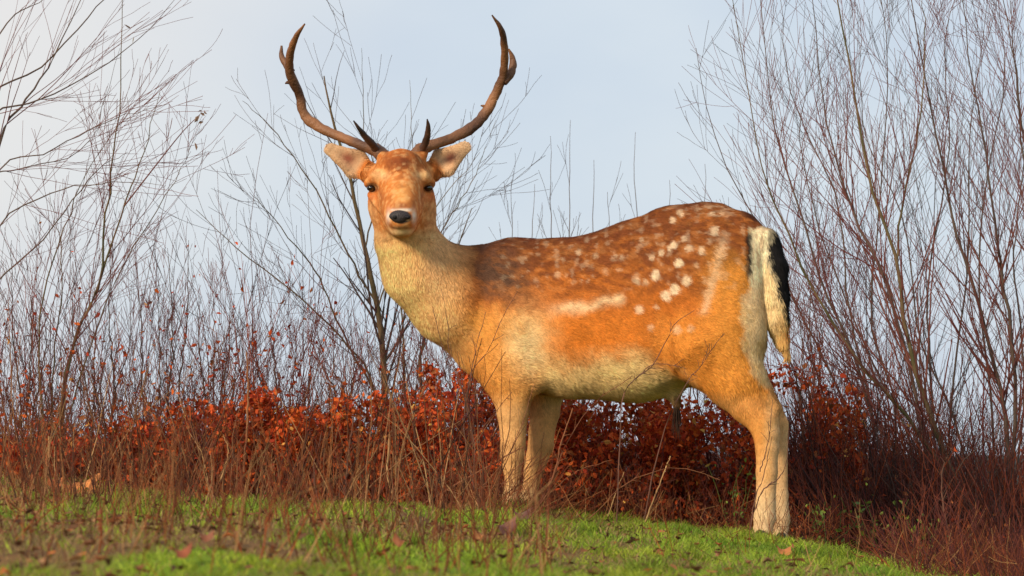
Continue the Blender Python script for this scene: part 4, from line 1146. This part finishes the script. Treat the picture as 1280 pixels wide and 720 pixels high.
stalk("dry_stalk", [([(760, 645), (772, 610), (780, 590)], .0024, .0014)], -0.2, m_pale, "smallest tan stalk under the belly", "stalk", 0, 10)
stalk("thin_twig", [([(938, 662), (944, 623), (954, 596), (965, 545)], .0030, .0009), ([(942, 640), (954, 612), (972, 599), (983, 576), (986, 535)], .0028, .0009), ([(950, 590), (961, 548), (966, 500)], .002, .0008)], -0.5, m_dkst, "dark forked twig in front of the near hind leg", sprigs=8, seed=11)
stalk("dry_stalk", [([(162, 612), (175, 645), (205, 690)], .0035, .002)], -1.5, m_pale, "pale stalk slanting down through the grass at the left", "stalk", 0, 12)
stalk("dry_stalk", [([(59, 605), (61, 575), (61, 545)], .0038, .003)], 0.2, m_pale, "pale upright stump of stalk behind the orange leaf", "stalk", 0, 13)
stalk("dry_stalk", [([(268, 620), (285, 570), (279, 543)], .0035, .002)], 0.2, m_pale, "pale kinked stalk in front of the sparse left brushwood", "stalk", 0, 14)
stalk("dry_stalk", [([(305, 590), (310, 500), (308, 440)], .0045, .003)], 0.3, m_stalk, "tall straight tan stem in the rusty brushwood", "stalk", 2, 15)
stalk("dry_stalk", [([(434, 668), (432, 620), (434, 580), (442, 520)], .0055, .002)], -0.1, m_dkst, "dark upright stem at the edge of the grass", "stalk", 12, 16)
stalk("dry_stalk", [([(590, 720), (580, 680), (575, 645)], .0022, .0012)], -3.0, m_dkst, "dark thin stem rising from the bottom edge", "stalk", 0, 17)
stalk("dry_stalk", [([(140, 668), (150, 620), (148, 585)], .004, .002), ([(150, 630), (130, 600)], .002, .001)], -0.6, m_dkst, "dark forked stem right of the big orange leaf", "stalk", 8, 18)
stalk("dry_stalk", [([(1195, 700), (1180, 640), (1178, 590), (1190, 560)], .004, .0018)], 0.0, m_dkst, "dark crooked stem before the thicket's foot", "stalk", 10, 19)

stalk("bramble_stem", [([(612, 690), (650, 655), (683, 620), (705, 560), (742, 505), (790, 470)], .0026, .001), ([(683, 620), (720, 590), (765, 575)], .0016, .0008)], -0.55, m_stalk, "arching tan stem rising from the forefeet towards the belly", sprigs=16, seed=21)
stalk("bramble_stem", [([(520, 690), (560, 640), (600, 610), (640, 560), (668, 480)], .0024, .001), ([(600, 610), (640, 600), (676, 570)], .0016, .0008)], -0.6, m_stalk, "arching tan stem crossing the near foreleg", sprigs=16, seed=22)
stalk("dry_stalk", [([(395, 690), (400, 640), (392, 590), (402, 540)], .0034, .0014)], -0.9, m_dkst, "dark upright stalk left of the stem at the grass edge", "stalk", 10, 23)
stalk("dry_stalk", [([(232, 700), (240, 650), (236, 600)], .003, .0012)], -1.4, m_dkst, "dark thin stalk among the brown patches at the left", "stalk", 8, 24)
stalk("dry_stalk", [([(330, 700), (322, 660), (335, 610)], .003, .0012)], -1.2, m_stalk, "reddish stalk between the two brown patches", "stalk", 8, 25)
stalk("bramble_stem", [([(700, 690), (745, 640), (790, 600), (850, 585), (900, 600)], .0022, .0009)], -0.3, m_stalk, "low bramble arching sideways under the belly", sprigs=18, seed=26)

# small green sprigs
m_green = mat("green_leaf", rough=0.5, attr=True, spec=0.3, trans=0.3)
for i, (px, py, yy_, hgt, n_, lab) in enumerate([
    (915, 668, 0.35, 0.26, 46, "small green leafy sprig in front of the near hind leg"),
    (1035, 690, 0.15, 0.16, 60, "low green leafy plant at the foot of the thicket"),
    (1105, 700, 0.15, 0.22, 80, "bushier green leafy plant beneath the leaning stems"),
    (1160, 712, 0.1, 0.18, 60, "low green leafy plant near the mossy stem's foot"),
    (335, 632, 0.0, 0.07, 40, "small green rosette among the brown stalks")]):
    rng = np.random.default_rng(800 + i)
    b = P(px, py, yy_); b[2] = ground_z(b[0], b[1])
    t = empty("green_sprig", tuple(b), lab, "plant", "small green plants")
    k = 5; n_ = int(n_ * 0.6)
    d = np.stack([rng.normal(0, .45, k), rng.normal(0, .3, k), np.ones(k)], 1)
    pts = b + d[:, None] * np.linspace(0, hgt, 6)[None, :, None] + rng.normal(0, .006, (k, 6, 3))
    v, q = tubes(pts, np.full((k, 6), 0.0015), 3); mesh_obj("stems", v, [q], m_green, t, col=np.tile([[.12, .14, .03]], (len(v), 1)), kind="stuff")
    p = pts[rng.integers(0, k, n_), rng.integers(2, 6, n_)] + rng.normal(0, .015, (n_, 3))
    v, f, c = leaves(p, 0.020, leaf_cols(n_, rng, [(.14, .20, .03), (.24, .30, .04), (.10, .14, .03)], (3, 2, 2)), rng)
    mesh_obj("leaves", v, [f], m_green, t, smooth=False, col=c, kind="stuff")
